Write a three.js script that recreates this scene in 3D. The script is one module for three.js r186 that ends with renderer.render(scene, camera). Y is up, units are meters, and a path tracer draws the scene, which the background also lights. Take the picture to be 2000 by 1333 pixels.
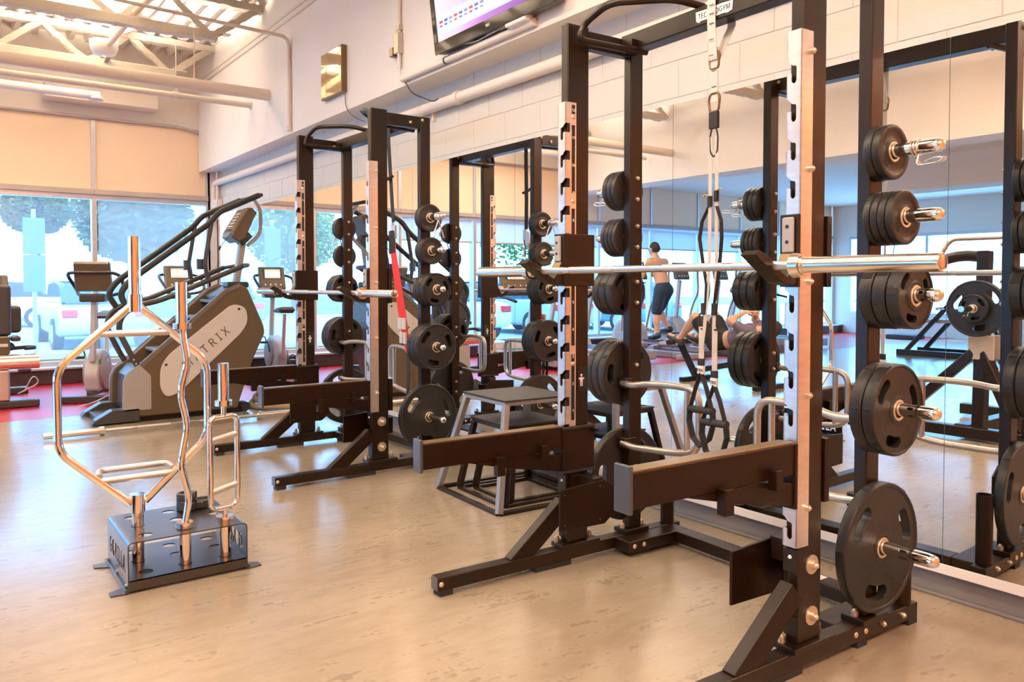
import * as THREE from 'three';
import { RoundedBoxGeometry } from 'three/addons/geometries/RoundedBoxGeometry.js';
import { mergeGeometries } from 'three/addons/utils/BufferGeometryUtils.js';
import { RectAreaLightUniformsLib } from 'three/addons/lights/RectAreaLightUniformsLib.js';
import { MarchingCubes } from 'three/addons/objects/MarchingCubes.js';
import { FontLoader } from 'three/addons/loaders/FontLoader.js';
import { TextGeometry } from 'three/addons/geometries/TextGeometry.js';

// ---------------------------------------------------------------- camera, sky, lights, exposure
const scene = new THREE.Scene();
const camera = new THREE.PerspectiveCamera(2 * Math.atan(666.5 / 1534.13) * 180 / Math.PI, 2000 / 1333, 0.05, 200);
camera.rotation.order = 'YXZ';
camera.position.set(0, 1.2815, 3.3129);
camera.rotation.set(-1.6353 * Math.PI / 180, 53.645 * Math.PI / 180, 0);
camera.setViewOffset(2000, 1333, 0, 68.46, 2000, 1333);
scene.add(camera);
scene.background = new THREE.Color().setRGB(0.17, 0.51, 1.0);
scene.backgroundIntensity = 9;
const renderer = new THREE.WebGLRenderer({ antialias: true });
renderer.toneMapping = THREE.LinearToneMapping;
renderer.toneMappingExposure = 1.1;
renderer.shadowMap.enabled = true;
RectAreaLightUniformsLib.init();
const WARM = new THREE.Color().setRGB(1.0, 0.845, 0.67);
const LAMP = 46;
const sun = new THREE.DirectionalLight(new THREE.Color().setRGB(1.0, 0.93, 0.82), 5.0);
sun.position.set(30, 40, 26); sun.target.position.set(-20, 0, 4); sun.castShadow = true;
Object.assign(sun.shadow.camera, { left: -45, right: 45, top: 45, bottom: -45, near: 1, far: 160 });
scene.add(sun); scene.add(sun.target);

// ---------------------------------------------------------------- helpers
const V = (x, y, z) => new THREE.Vector3(x, y, z);
let seed = 7;
const rnd = () => { seed = (seed * 1664525 + 1013904223) >>> 0; return seed / 4294967296; };
const rr = (a, b) => a + (b - a) * rnd();
const used = {};
const numbered = (n) => { const k = used[n] = (used[n] || 0) + 1; return k === 1 ? n : n + '_' + String(k - 1).padStart(3, '0'); };
function geo(gs) {
  gs = Array.isArray(gs) ? gs : [gs];
  if (gs.length === 1) return gs[0];
  const fixed = gs.map((g) => {
    let h = g.index ? g.toNonIndexed() : g;
    for (const k of Object.keys(h.attributes)) if (!['position', 'normal', 'uv'].includes(k)) h.deleteAttribute(k);
    if (!h.attributes.uv) h.setAttribute('uv', new THREE.BufferAttribute(new Float32Array(h.attributes.position.count * 2), 2));
    return h;
  });
  return mergeGeometries(fixed);
}
function part(parent, name, gs, mat, label) {
  const m = new THREE.Mesh(geo(gs), mat);
  m.name = name; m.castShadow = m.receiveShadow = true;
  if (label) m.userData.label = label;
  parent.add(m);
  return m;
}
function tag(o, label, category, group) { o.userData.label = label; o.userData.category = category; if (group) o.userData.group = group; return o; }
function thing(name, label, category, [x, y, z] = [0, 0, 0], turn = 0, group) {
  const o = new THREE.Group(); o.name = numbered(name); o.position.set(x, y, z); o.rotation.y = turn;
  scene.add(o); return tag(o, label, category, group);
}
function single(name, label, category, gs, mat, pos = [0, 0, 0], turn = 0, group) {
  const m = part(scene, numbered(name), gs, mat); m.position.set(...pos); m.rotation.y = turn;
  return tag(m, label, category, group);
}
function struct(name, gs, mat, label) {
  const m = gs ? part(scene, name, gs, mat) : new THREE.Group(); if (!gs) { m.name = name; scene.add(m); }
  m.userData.kind = 'structure'; if (label) m.userData.label = label; return m;
}
function dup(src, label) {
  const c = src.clone(); c.name = numbered(src.name.replace(/_\d\d\d$/, '')); c.userData = { ...src.userData }; if (label) c.userData.label = label; scene.add(c); return c;
}
// box given by its extents, edges rounded by r
function bx(x0, x1, y0, y1, z0, z1, r = 0) {
  const w = x1 - x0, h = y1 - y0, d = z1 - z0;
  const g = r > 0 ? new RoundedBoxGeometry(w, h, d, 1, Math.min(r, w / 2.01, h / 2.01, d / 2.01)) : new THREE.BoxGeometry(w, h, d);
  return g.translate((x0 + x1) / 2, (y0 + y1) / 2, (z0 + z1) / 2);
}
function between(g, a, b, up = V(0, 1, 0)) { // geometry along +z, placed from a to b
  const d = b.clone().sub(a), m = new THREE.Matrix4();
  const z = d.clone().normalize(); let x = up.clone().cross(z); if (x.length() < 1e-4) x = V(1, 0, 0).cross(z); x.normalize();
  const y = z.clone().cross(x); m.makeBasis(x, y, z); m.setPosition(a.clone().add(b).multiplyScalar(0.5));
  return g.applyMatrix4(m);
}
function bar(a, b, w, h, r = 0.004, up) { const l = a.distanceTo(b); return between(new RoundedBoxGeometry(w, h, l, 1, Math.min(r, w / 2.01, h / 2.01)), a, b, up); }
function cyl(a, b, r0, r1 = r0, seg = 20) { return between(new THREE.CylinderGeometry(r1, r0, a.distanceTo(b), seg).rotateX(Math.PI / 2), a, b); }
function lathe(profile, seg = 32, axis = 'y') {
  const g = new THREE.LatheGeometry(profile.map(([r, y]) => new THREE.Vector2(Math.max(r, 0.0001), y)), seg);
  if (axis === 'x') g.rotateZ(-Math.PI / 2); if (axis === 'z') g.rotateX(Math.PI / 2);
  return g;
}
function fillet(pts, rad, n = 5, closed = false) { // polyline with rounded corners
  const out = [], N = pts.length;
  for (let i = 0; i < N; i++) {
    if (!closed && (i === 0 || i === N - 1)) { out.push(pts[i].clone()); continue; }
    const p = pts[i], a = pts[(i + N - 1) % N], b = pts[(i + 1) % N];
    const da = a.clone().sub(p), db = b.clone().sub(p), la = da.length(), lb = db.length();
    const t = Math.min(rad, la * 0.48, lb * 0.48);
    const s = p.clone().addScaledVector(da, t / la), e = p.clone().addScaledVector(db, t / lb);
    for (let k = 0; k <= n; k++) { const u = k / n; out.push(s.clone().multiplyScalar((1 - u) * (1 - u)).addScaledVector(p, 2 * u * (1 - u)).addScaledVector(e, u * u)); }
  }
  if (closed) out.push(out[0].clone());
  return out;
}
function sweep(pts, prof, closedProf = true, caps = true) { // prof: [[u,v],...] carried along pts
  const n = pts.length, m = prof.length, pos = [], idx = [], uv = [];
  let t0 = pts[1].clone().sub(pts[0]).normalize();
  let nrm = Math.abs(t0.y) < 0.9 ? V(0, 1, 0) : V(1, 0, 0); nrm.addScaledVector(t0, -nrm.dot(t0)).normalize();
  let len = 0;
  for (let i = 0; i < n; i++) {
    const t = (i === 0 ? pts[1].clone().sub(pts[0]) : i === n - 1 ? pts[n - 1].clone().sub(pts[n - 2]) : pts[i + 1].clone().sub(pts[i - 1])).normalize();
    nrm.addScaledVector(t, -nrm.dot(t)).normalize(); const bi = t.clone().cross(nrm);
    if (i) len += pts[i].distanceTo(pts[i - 1]);
    for (let k = 0; k <= m; k++) { const [u, v] = prof[k % m]; pos.push(pts[i].x + nrm.x * u + bi.x * v, pts[i].y + nrm.y * u + bi.y * v, pts[i].z + nrm.z * u + bi.z * v); uv.push(k / m, len); }
  }
  for (let i = 0; i < n - 1; i++) for (let k = 0; k < m; k++) { const a = i * (m + 1) + k, b = a + m + 1; idx.push(a, a + 1, b, b, a + 1, b + 1); }
  const g = new THREE.BufferGeometry(); g.setAttribute('position', new THREE.Float32BufferAttribute(pos, 3)); g.setAttribute('uv', new THREE.Float32BufferAttribute(uv, 2)); g.setIndex(idx); g.computeVertexNormals();
  // smooth over the seam
  const N = g.attributes.normal;
  for (let i = 0; i < n; i++) { const a = i * (m + 1), b = a + m, s = V(N.getX(a) + N.getX(b), N.getY(a) + N.getY(b), N.getZ(a) + N.getZ(b)).normalize(); N.setXYZ(a, s.x, s.y, s.z); N.setXYZ(b, s.x, s.y, s.z); }
  if (!caps) return g;
  const cap = (i, flip) => { const cp = [], ci = []; const c = pts[i]; cp.push(c.x, c.y, c.z); for (let k = 0; k < m; k++) cp.push(...pos.slice((i * (m + 1) + k) * 3, (i * (m + 1) + k) * 3 + 3)); for (let k = 0; k < m; k++) flip ? ci.push(0, 1 + k, 1 + (k + 1) % m) : ci.push(0, 1 + (k + 1) % m, 1 + k); const q = new THREE.BufferGeometry(); q.setAttribute('position', new THREE.Float32BufferAttribute(cp, 3)); q.setIndex(ci); q.computeVertexNormals(); return q; };
  return geo([g, cap(0, false), cap(n - 1, true)]);
}
const ring = (r, n = 12, ry = r) => Array.from({ length: n }, (_, i) => [r * Math.cos(i / n * 2 * Math.PI), ry * Math.sin(i / n * 2 * Math.PI)]);
function tube(pts, r, rad = 0.05, n = 12, closed = false) { return sweep(fillet(pts.map((q) => Array.isArray(q) ? V(...q) : q), rad, 5, closed), ring(r, n), true, !closed); }
function extr(shape, depth, bev = 0, seg = 1) { // extruded along +z from 0 to depth
  return new THREE.ExtrudeGeometry(shape, { depth: depth - 2 * bev, bevelEnabled: bev > 0, bevelThickness: bev, bevelSize: bev, bevelOffset: -bev, bevelSegments: seg, curveSegments: 10 }).translate(0, 0, bev);
}
const poly = (pts) => new THREE.Shape(pts.map(([a, b]) => new THREE.Vector2(a, b)));
function rounded(pts, r) { // shape with rounded corners
  const P = fillet(pts.map(([a, b]) => V(a, b, 0)), r, 5, true); P.pop(); return new THREE.Shape(P.map((q) => new THREE.Vector2(q.x, q.y)));
}
// side profile given as [z, y], extruded along x from x0 to x1
function side(shapePts, x0, x1, bev = 0, r = 0) {
  const flip = shapePts.map(([z, y]) => [-z, y]);
  const g = extr(r ? rounded(flip, r) : poly(flip), x1 - x0, bev); // local x = -z, depth along z -> world x
  return g.applyMatrix4(new THREE.Matrix4().makeBasis(V(0, 0, -1), V(0, 1, 0), V(1, 0, 0))).translate(x0, 0, 0);
}
const font = await new FontLoader().loadAsync('fonts/droid/droid_sans_bold.typeface.json');
const fontR = await new FontLoader().loadAsync('fonts/droid/droid_sans_regular.typeface.json');
function text(s, size, depth, f = font) { const g = new TextGeometry(s, { font: f, size, depth, curveSegments: 4, bevelEnabled: false }); g.computeBoundingBox(); const b = g.boundingBox; return g.translate(-(b.min.x + b.max.x) / 2, -(b.min.y + b.max.y) / 2, 0); }

// ---------------------------------------------------------------- textures and materials
function noise2(size, cells, sd) { // tileable value noise 0..1
  let s = sd; const r = () => { s = (s * 1664525 + 1013904223) >>> 0; return s / 4294967296; };
  const [cx, cy] = cells, g = Array.from({ length: cx * cy }, r), out = new Float32Array(size * size);
  const sm = (t) => t * t * (3 - 2 * t);
  for (let y = 0; y < size; y++) for (let x = 0; x < size; x++) {
    const u = x / size * cx, v = y / size * cy, i = Math.floor(u), j = Math.floor(v), a = sm(u - i), b = sm(v - j);
    const q = (p, w) => g[((w % cy) + cy) % cy * cx + ((p % cx) + cx) % cx];
    out[y * size + x] = (q(i, j) * (1 - a) + q(i + 1, j) * a) * (1 - b) + (q(i, j + 1) * (1 - a) + q(i + 1, j + 1) * a) * b;
  }
  return out;
}
function dataTex(size, fn, srgb = true) {
  const d = new Uint8Array(size * size * 4);
  for (let i = 0; i < size * size; i++) { const c = fn(i); d[i * 4] = c[0]; d[i * 4 + 1] = c[1]; d[i * 4 + 2] = c[2]; d[i * 4 + 3] = 255; }
  const t = new THREE.DataTexture(d, size, size); t.wrapS = t.wrapT = THREE.RepeatWrapping; t.magFilter = THREE.LinearFilter; t.minFilter = THREE.LinearMipmapLinearFilter; t.generateMipmaps = true; if (srgb) t.colorSpace = THREE.SRGBColorSpace; t.needsUpdate = true; return t;
}
const mixc = (a, b, t) => a.map((v, i) => Math.round(v + (b[i] - v) * t));
const std = (rgb, roughness = 0.6, metalness = 0, extra = {}) => new THREE.MeshPhysicalMaterial({ color: new THREE.Color().setRGB(...rgb), roughness, metalness, ...extra });
const NB = noise2(512, [14, 60], 3), NS = noise2(512, [50, 190], 5), NC = noise2(512, [5, 6], 11), NF = noise2(512, [180, 180], 13);
const floorTex = dataTex(512, (i) => { // marbled sheet vinyl with short streaks along one way
  let t = 0.45 * NC[i] + 0.3 * NB[i] + 0.18 * NS[i] + 0.07 * NF[i]; const dark = Math.min(1, Math.max(0, (NB[i] * (0.6 * NS[i] + 0.4 * NF[i]) - 0.42) * 5));
  let c = mixc([152, 138, 118], [172, 158, 138], Math.min(1, Math.max(0, (t - 0.25) * 2)));
  return mixc(c, [104, 92, 78], 0.4 * dark);
});
floorTex.repeat.set(1 / 2.4, 1 / 2.4);
const redTex = dataTex(256, (i) => mixc([150, 16, 30], [196, 30, 44], NF[(i % 256) + Math.floor(i / 256) * 512]));
redTex.repeat.set(1, 1);
const plasterTex = dataTex(512, (i) => mixc([234, 226, 214], [242, 235, 226], 0.6 * NC[i] + 0.4 * NF[i]));
const blockBump = dataTex(512, (i) => { const v = Math.round(255 * (0.6 * NF[i] + 0.4 * NS[i])); return [v, v, v]; }, false);
const steelTex = dataTex(256, (i) => { const j = (i % 256) + Math.floor(i / 256) * 512; const t = 0.75 * NC[j] + 0.25 * NB[j]; return mixc([204, 197, 190], [238, 235, 232], Math.min(1, t * 1.3)); });
const sprayBump = dataTex(512, (i) => { const v = Math.round(255 * NF[i]); return [v, v, v]; }, false);
const rubBump = dataTex(256, (i) => { const j = (i % 256) + Math.floor(i / 256) * 512; const v = Math.round(255 * NF[j]); return [v, v, v]; }, false);

const M = {
  floor: new THREE.MeshPhysicalMaterial({ map: floorTex, roughness: 0.25, clearcoat: 0.35, clearcoatRoughness: 0.15 }),
  redFloor: new THREE.MeshPhysicalMaterial({ map: redTex, roughness: 0.35 }),
  paint: std([0.80, 0.73, 0.65], 0.7),
  paintW: new THREE.MeshStandardMaterial({ map: plasterTex, roughness: 0.75 }),
  block: new THREE.MeshStandardMaterial({ color: new THREE.Color().setRGB(0.66, 0.645, 0.61), roughness: 0.6, bumpMap: blockBump, bumpScale: 0.0015 }),
  mortar: std([0.56, 0.53, 0.48], 0.85),
  base: std([0.20, 0.20, 0.215], 0.4),
  mirror: std([0.93, 0.945, 0.94], 0.0, 1.0),
  mirrorEdge: std([0.25, 0.33, 0.31], 0.2, 0.3),
  spray: new THREE.MeshStandardMaterial({ color: new THREE.Color().setRGB(0.80, 0.71, 0.60), roughness: 0.9, bumpMap: sprayBump, bumpScale: 0.012 }),
  deck: std([0.80, 0.72, 0.62], 0.55),
  pipe: std([0.78, 0.68, 0.57], 0.45),
  shadeSolid: std([0.92, 0.71, 0.50], 0.8),
  shadeRail: std([0.42, 0.36, 0.33], 0.5),
  alu: std([0.62, 0.62, 0.64], 0.35, 0.6),
  glass: new THREE.MeshPhysicalMaterial({ color: 0xffffff, roughness: 0.0, transmission: 1, thickness: 0, ior: 1.45 }),
  mesh: new THREE.MeshPhysicalMaterial({ color: new THREE.Color().setRGB(0.62, 0.62, 0.62), roughness: 1.0, transmission: 0.5, thickness: 0, transparent: true, opacity: 0.3, side: THREE.DoubleSide }),
  meshGrey: new THREE.MeshPhysicalMaterial({ color: new THREE.Color().setRGB(0.62, 0.58, 0.52), roughness: 1.0, transmission: 0.5, thickness: 0, transparent: true, opacity: 0.52, side: THREE.DoubleSide }),
  meshHalf: new THREE.MeshPhysicalMaterial({ color: new THREE.Color().setRGB(0.62, 0.62, 0.66), roughness: 1.0, transmission: 0.35, thickness: 0, side: THREE.DoubleSide }),
  kerb: std([0.035, 0.022, 0.022], 0.4),
  black: std([0.015, 0.0075, 0.003], 0.38, 0.0, { specularIntensity: 0.45, clearcoat: 0.35, clearcoatRoughness: 0.22 }),
  blackWorn: std([0.015, 0.006, 0.0022], 0.45, 0.0, { specularIntensity: 0.3, clearcoat: 0.25, clearcoatRoughness: 0.25 }),
  rail: new THREE.MeshStandardMaterial({ map: steelTex, roughness: 0.34, metalness: 0.85 }),
  chrome: std([0.90, 0.88, 0.86], 0.07, 1.0),
  barSteel: std([0.72, 0.70, 0.68], 0.24, 1.0),
  sleeve: std([0.82, 0.80, 0.77], 0.16, 1.0),
  dullSteel: std([0.55, 0.49, 0.42], 0.38, 0.9),
  rubber: new THREE.MeshPhysicalMaterial({ color: new THREE.Color().setRGB(0.020, 0.019, 0.018), roughness: 0.42, bumpMap: rubBump, bumpScale: 0.0006 }),
  rubberSoft: std([0.022, 0.021, 0.021], 0.6),
  endCap: std([0.050, 0.056, 0.070], 0.35, 0, { clearcoat: 0.5, clearcoatRoughness: 0.2 }),  // slate plates, colour lightened and blued to carry the blue glare
  ink: std([0.012, 0.012, 0.012], 0.5),
  white: std([0.85, 0.84, 0.82], 0.5),
  number: std([0.85, 0.83, 0.78], 0.5),
  washer: std([0.72, 0.64, 0.52], 0.35, 0.8),
  plasticDark: std([0.050, 0.048, 0.047], 0.38),
  plasticBrown: std([0.125, 0.085, 0.045], 0.42),
  plasticGrey: std([0.35, 0.33, 0.31], 0.45),
  panel: std([0.62, 0.57, 0.52], 0.45),
  cushion: std([0.055, 0.05, 0.05], 0.55),
  red: std([0.70, 0.03, 0.03], 0.55),
  strapGrey: std([0.62, 0.61, 0.56], 0.8),
  strapBlack: std([0.02, 0.02, 0.022], 0.7),
  yellow: std([0.75, 0.50, 0.06], 0.6),
  gold: std([0.80, 0.58, 0.26], 0.12, 1.0),
  bronze: std([0.20, 0.13, 0.06], 0.35, 0.6),
};
// ---------------------------------------------------------------- the room
const XW = -11.7, XR = 1.6, ZB = 16, YC = 4.45, MZ = 0.05, MTOP = 2.2589, MBOT = 0.15, SZ = 0.24, SY = 2.87;
function uvFlat(g, f) { const p = g.attributes.position, u = new Float32Array(p.count * 2); for (let i = 0; i < p.count; i++) { const q = f(p.getX(i), p.getY(i), p.getZ(i)); u[2 * i] = q[0]; u[2 * i + 1] = q[1]; } g.setAttribute('uv', new THREE.BufferAttribute(u, 2)); return g; }
struct('floor', uvFlat(bx(-8.6, XR, -0.12, 0, 0, ZB), (x, y, z) => [z, x]), M.floor, 'streaked beige sheet vinyl floor');
struct('floor_strip', uvFlat(bx(XW, -8.6, -0.12, 0, 0, ZB), (x, y, z) => [z, x]), M.redFloor, 'red rubber floor strip along the windows');

// long wall behind the mirror, painted concrete blocks showing above and below the mirror
const wallM = struct('wall_mirror', bx(XW - 0.2, XR + 0.2, 0, YC + 0.1, -0.25, -0.003), M.mortar, 'painted concrete block wall');
{
  const L = 0.4064, H = 0.2032, shapes = {};
  const blockGeo = (w, h) => shapes[w.toFixed(3) + h.toFixed(3)] ||= uvFlat(new RoundedBoxGeometry(w, h, 0.03, 1, 0.003), (x, y, z) => [x * 2, y * 2]);
  const course = (y0, y1, shift) => {
    for (let x = XW - 0.2 + shift; x < XR; x += L) {
      const a = Math.max(x, XW), b = Math.min(x + L, XR); if (b - a < 0.08) continue;
      const m = part(wallM, 'block', blockGeo(b - a - 0.004, y1 - y0 - 0.004), M.block); m.position.set((a + b) / 2, (y0 + y1) / 2, -0.015 + (rnd() - 0.5) * 0.0012);
    }
  };
  course(0.1, 0.2032, 0);
  for (let k = 10; k < 15; k++) course(k * H + 0.07, (k + 1) * H + 0.07, k % 2 ? 0 : L / 2);
}
struct('baseboard_mirror', [bx(XW, XR, 0.012, 0.104, 0, 0.018, 0.004), bx(XW, XR, 0, 0.014, 0, 0.03, 0.004)], M.base, 'dark grey rubber base moulding');
// mirror made of tall panes
{
  const mir = thing('wall_mirror_panel', 'large frameless wall mirror of tall panes behind the racks', 'mirror', [0, 0, 0]);
  mir.name = 'gym_mirror';
  const xs = [XW + 0.2, -10.2, -8.75, -7.3, -5.85, -4.4, -2.95, -1.5, -0.05, XR];
  for (let i = 0; i < xs.length - 1; i++) {
    part(mir, 'mirror_pane', bx(xs[i] + 0.0012, xs[i + 1] - 0.0012, MBOT, MTOP, MZ - 0.004, MZ), M.mirror);
  }
  part(mir, 'backing_board', bx(xs[0], XR, MBOT + 0.002, MTOP - 0.002, 0.002, MZ - 0.005), M.mirrorEdge);
}
struct('trim_2', bx(XW + 0.2, XR, 0.108, MBOT - 0.001, 0.001, MZ + 0.002, 0.002), M.white, 'white ledge under the mirror');
// soffit above
struct('soffit', uvFlat(bx(XW, XR, SY, YC + 0.1, 0, SZ), (x, y, z) => [x * 0.5, y * 0.5]), M.paintW, 'white painted bulkhead above the mirror');
struct('trim_1', [bx(XW, XR, 4.06, 4.09, SZ, SZ + 0.02, 0.004), bx(XW, XR, 4.13, 4.155, SZ, SZ + 0.012, 0.003)], M.pipe, 'ledger angle under the roof deck');

// right and back walls
const wallRed = std([0.88, 0.28, 0.075], 0.55);
struct('wall_right', [bx(XR, XR + 0.2, 0, YC + 0.1, 0, ZB)], wallRed, 'orange red painted end wall');
const WZ = [0.12, 1.58, 3.08, 4.58, 6.08, 7.58, 9.08, 10.58, 12.08, 13.58, 15.9];
struct('wall_left', [bx(XW - 0.2, XW, 3.46, YC + 0.1, 0, ZB), bx(XW - 0.2, XW, 0, 0.2, 0, ZB), bx(XW - 0.2, XW, 0.2, 3.46, 0, 0.12), bx(XW - 0.2, XW, 0.2, 3.46, 15.9, ZB)], M.paint, 'window wall');
struct('baseboard_left', bx(XW, XW + 0.25, 0, 0.185, SZ * 0.2, ZB, 0.01), M.kerb, 'dark kerb under the windows');
struct('window_sill', bx(XW - 0.1, XW + 0.27, 0.185, 0.215, SZ * 0.2, ZB, 0.006), M.alu, 'pale window sill');
for (let i = 0; i < WZ.length - 1; i++) {
  const z0 = WZ[i], z1 = WZ[i + 1], w = struct('window_' + (i + 1), null, null, 'tall storefront window');
  part(w, 'frame', [bx(XW - 0.14, XW, 0.2, 3.46, z0 - 0.03, z0 + 0.03, 0.004), bx(XW - 0.14, XW, 0.2, 0.27, z0 + 0.03, z1 - 0.03, 0.004), bx(XW - 0.14, XW, 2.40, 2.5, z0 + 0.03, z1 - 0.03, 0.004)], M.alu);
  part(w, 'pane', bx(XW - 0.08, XW - 0.074, 0.27, 2.40, z0 + 0.03, z1 - 0.03), M.glass);
  part(w, 'upper_panel', bx(XW - 0.05, XW - 0.02, 2.5, 3.46, z0 + 0.03, z1 - 0.03, 0.004), M.shadeSolid, 'solid peach panel above the glass');
  part(w, 'valance', bx(XW - 0.03, XW + 0.04, 2.46, 2.53, z0 + 0.0, z1 - 0.0, 0.006), M.shadeRail, 'dull mauve blind valance');
  const full = i < 2, yb = full ? 0.3 : 2.03;
  const sh = thing('roller_shade', full ? ['grey mesh roller shade drawn down over the corner window', 'grey mesh roller shade drawn down beside the corner window'][i] : 'grey mesh roller shade drawn halfway down a tall window', 'shade', [XW - 0.035, 0, (z0 + z1) / 2], 0, full ? undefined : 'half drawn window shades');
  const hw = (z1 - z0) / 2 - 0.05;
  part(sh, 'fabric', new THREE.PlaneGeometry(2 * hw, 2.46 - yb).rotateY(Math.PI / 2).translate(0, (2.46 + yb) / 2, 0), full ? (i ? M.mesh : M.meshGrey) : M.meshHalf);
  part(sh, 'hem_bar', bx(-0.008, 0.008, yb - 0.025, yb, -hw, hw, 0.003), M.shadeRail);
  part(sh, 'roller_tube', cyl(V(0, 2.47, -hw), V(0, 2.47, hw), 0.018), M.shadeRail);
}
struct('wall_back', [bx(XW - 0.2, XR + 0.2, 0, 0.5, ZB, ZB + 0.2), bx(XW - 0.2, XR + 0.2, 2.5, YC + 0.1, ZB, ZB + 0.2), bx(XW - 0.2, XW + 0.4, 0.5, 2.5, ZB, ZB + 0.2), bx(-1.5, XR + 0.2, 0.5, 2.5, ZB, ZB + 0.2)], M.paintW, 'pale back wall');
for (let i = 0; i < 5; i++) {
  const x0 = XW + 0.4 + i * 1.96, x1 = x0 + 1.96, w = struct('window_' + (11 + i), null, null, 'back wall window');
  part(w, 'frame', [bx(x0, x0 + 0.06, 0.5, 2.5, ZB, ZB + 0.14, 0.004), bx(x0 + 0.06, x1, 0.5, 0.57, ZB, ZB + 0.14, 0.004), bx(x0 + 0.06, x1, 2.43, 2.5, ZB, ZB + 0.14, 0.004)], M.alu);
  part(w, 'pane', bx(x0 + 0.06, x1, 0.57, 2.43, ZB + 0.06, ZB + 0.066), M.glass);
}
// dropped ceiling and bulkheads over the far half of the room
struct('bulkhead', uvFlat(bx(XW, XR, 3.0, YC + 0.1, 6.6, 7.1), (x, y, z) => [x * 0.5, y * 0.5]), M.paintW, 'white bulkhead across the room');
struct('ceiling_lower', bx(XW, XR, 3.3, 3.4, 7.1, ZB), M.paintW, 'white lower ceiling');
struct('bulkhead_lower', bx(-7.2, XR, 2.78, 3.3, 9.4, 10.0), M.paintW, 'white lower bulkhead');

// roof deck: ribbed sheets, ribs along the room
const roof = struct('ceiling', bx(XW - 0.2, XR + 0.2, YC + 0.1, YC + 0.3, -0.25, ZB + 0.2), M.deck, 'exposed ribbed steel roof deck');
{
  const pitch = 0.2, d = 0.08, prof = [];
  const P = [[0, 0], [0.06, 0], [0.085, d], [0.175, d], [0.2, 0]];
  for (let k = 0; k < 3; k++) for (const [a, b] of (k ? P.slice(1) : P)) prof.push([k * pitch + a, b]);
  const outline = [...prof, ...prof.slice().reverse().map(([a, b]) => [a, b + 0.006])];
  const g = side(outline, XW, XR);
  for (let z = SZ - 0.24; z < 6.7; z += 0.6) { const m = part(roof, 'deck_panel', g, M.deck); m.position.set(0, YC - 0.0, z); }
}
// open web roof joists, coated
const joist0 = thing('roof_joist', 'coated open web steel roof joist next to the window wall', 'joist', [-10.9, 0, 0], 0, 'roof joists');
{
  const y0 = 4.0, y1 = 4.4, rough = (g) => g;
  const lumpy = (a, b, w, h) => { const l = a.distanceTo(b), n = Math.max(2, Math.round(l / 0.05)); const g = new THREE.BoxGeometry(w, h, l, 2, 2, n); const p = g.attributes.position; const key = {}; for (let i = 0; i < p.count; i++) { const k = [p.getX(i), p.getY(i), p.getZ(i)].map((v) => v.toFixed(4)).join(); const o = key[k] ||= [rr(-1, 1), rr(-1, 1)]; p.setX(i, p.getX(i) + o[0] * 0.008); p.setY(i, p.getY(i) + o[1] * 0.008); } g.computeVertexNormals(); return uvFlat(between(g, a, b), (x, y, z) => [z * 2 + x, y * 2]); };
  part(joist0, 'bottom_chord', lumpy(V(0, y0, 0.75), V(0, y0, 6.5), 0.13, 0.09), M.spray);
  part(joist0, 'chord_strap', bx(-0.05, 0.05, y0 + 0.046, y0 + 0.056, 0.6, 6.5), M.pipe);
  part(joist0, 'top_chord', lumpy(V(0, y1, SZ), V(0, y1, 6.58), 0.13, 0.08), M.spray);
  part(joist0, 'web', lumpy(V(0, y1, SZ + 0.05), V(0, y0, 0.8), 0.075, 0.075), M.spray);
  for (let i = 0, z = 0.8; z < 6.3; i++, z += 0.48) part(joist0, 'web', lumpy(V(0, i % 2 ? y1 : y0, z), V(0, i % 2 ? y0 : y1, z + 0.48), 0.07, 0.07), M.spray);
}
for (const [x, l] of [[-9.0, 'coated open web steel roof joist above the round pipes'], [-7.1, 'coated open web steel roof joist over the stair climber'], [-5.2, 'coated open web steel roof joist over the television'], [-3.3, 'coated open web steel roof joist over the grey strap rack'], [-1.4, 'coated open web steel roof joist towards the red wall'], [0.5, 'coated open web steel roof joist nearest the red wall']]) { const j = dup(joist0, l); j.position.x = x; }
// diagonal bridging between the two joists by the window wall
for (const [a, b, l] of [[[-10.9, 4.36, 1.5], [-9.0, 4.02, 1.5], 'coated diagonal bridging bar rising towards the window wall'], [[-10.9, 4.02, 1.55], [-9.0, 4.36, 1.55], 'coated diagonal bridging bar falling towards the window wall'], [[-9.0, 4.36, 2.0], [-7.1, 4.02, 2.0], 'coated diagonal bridging bar between the joists over the stair climber']]) single('bridging_bar', l, 'bar', bar(V(...a), V(...b), 0.05, 0.05), M.spray);

// pipes and conduits
single('round_pipe', 'thick cream painted pipe running into the white bulkhead', 'pipe', [cyl(V(-8.79, 3.40, SZ - 0.02), V(-8.79, 3.40, 6.5), 0.063, 0.063, 24), cyl(V(-8.79, 3.40, 1.02), V(-8.79, 3.40, 1.06), 0.068, 0.068, 24), cyl(V(-8.79, 3.47, 1.04), V(-8.79, 3.97, 1.04), 0.006)], M.pipe);
single('sprinkler_pipe', 'thin cream pipe with dark underside ending at the bulkhead', 'pipe', [cyl(V(-9.4, 3.395, SZ - 0.02), V(-9.4, 3.395, 6.5), 0.034), cyl(V(-9.4, 3.395, 1.05), V(-9.4, 3.395, 1.12), 0.042), cyl(V(-9.4, 3.395, SZ - 0.005), V(-9.4, 3.395, SZ + 0.012), 0.05), cyl(V(-9.4, 3.43, 1.08), V(-9.4, 3.99, 1.08), 0.005)], M.pipe);
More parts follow.
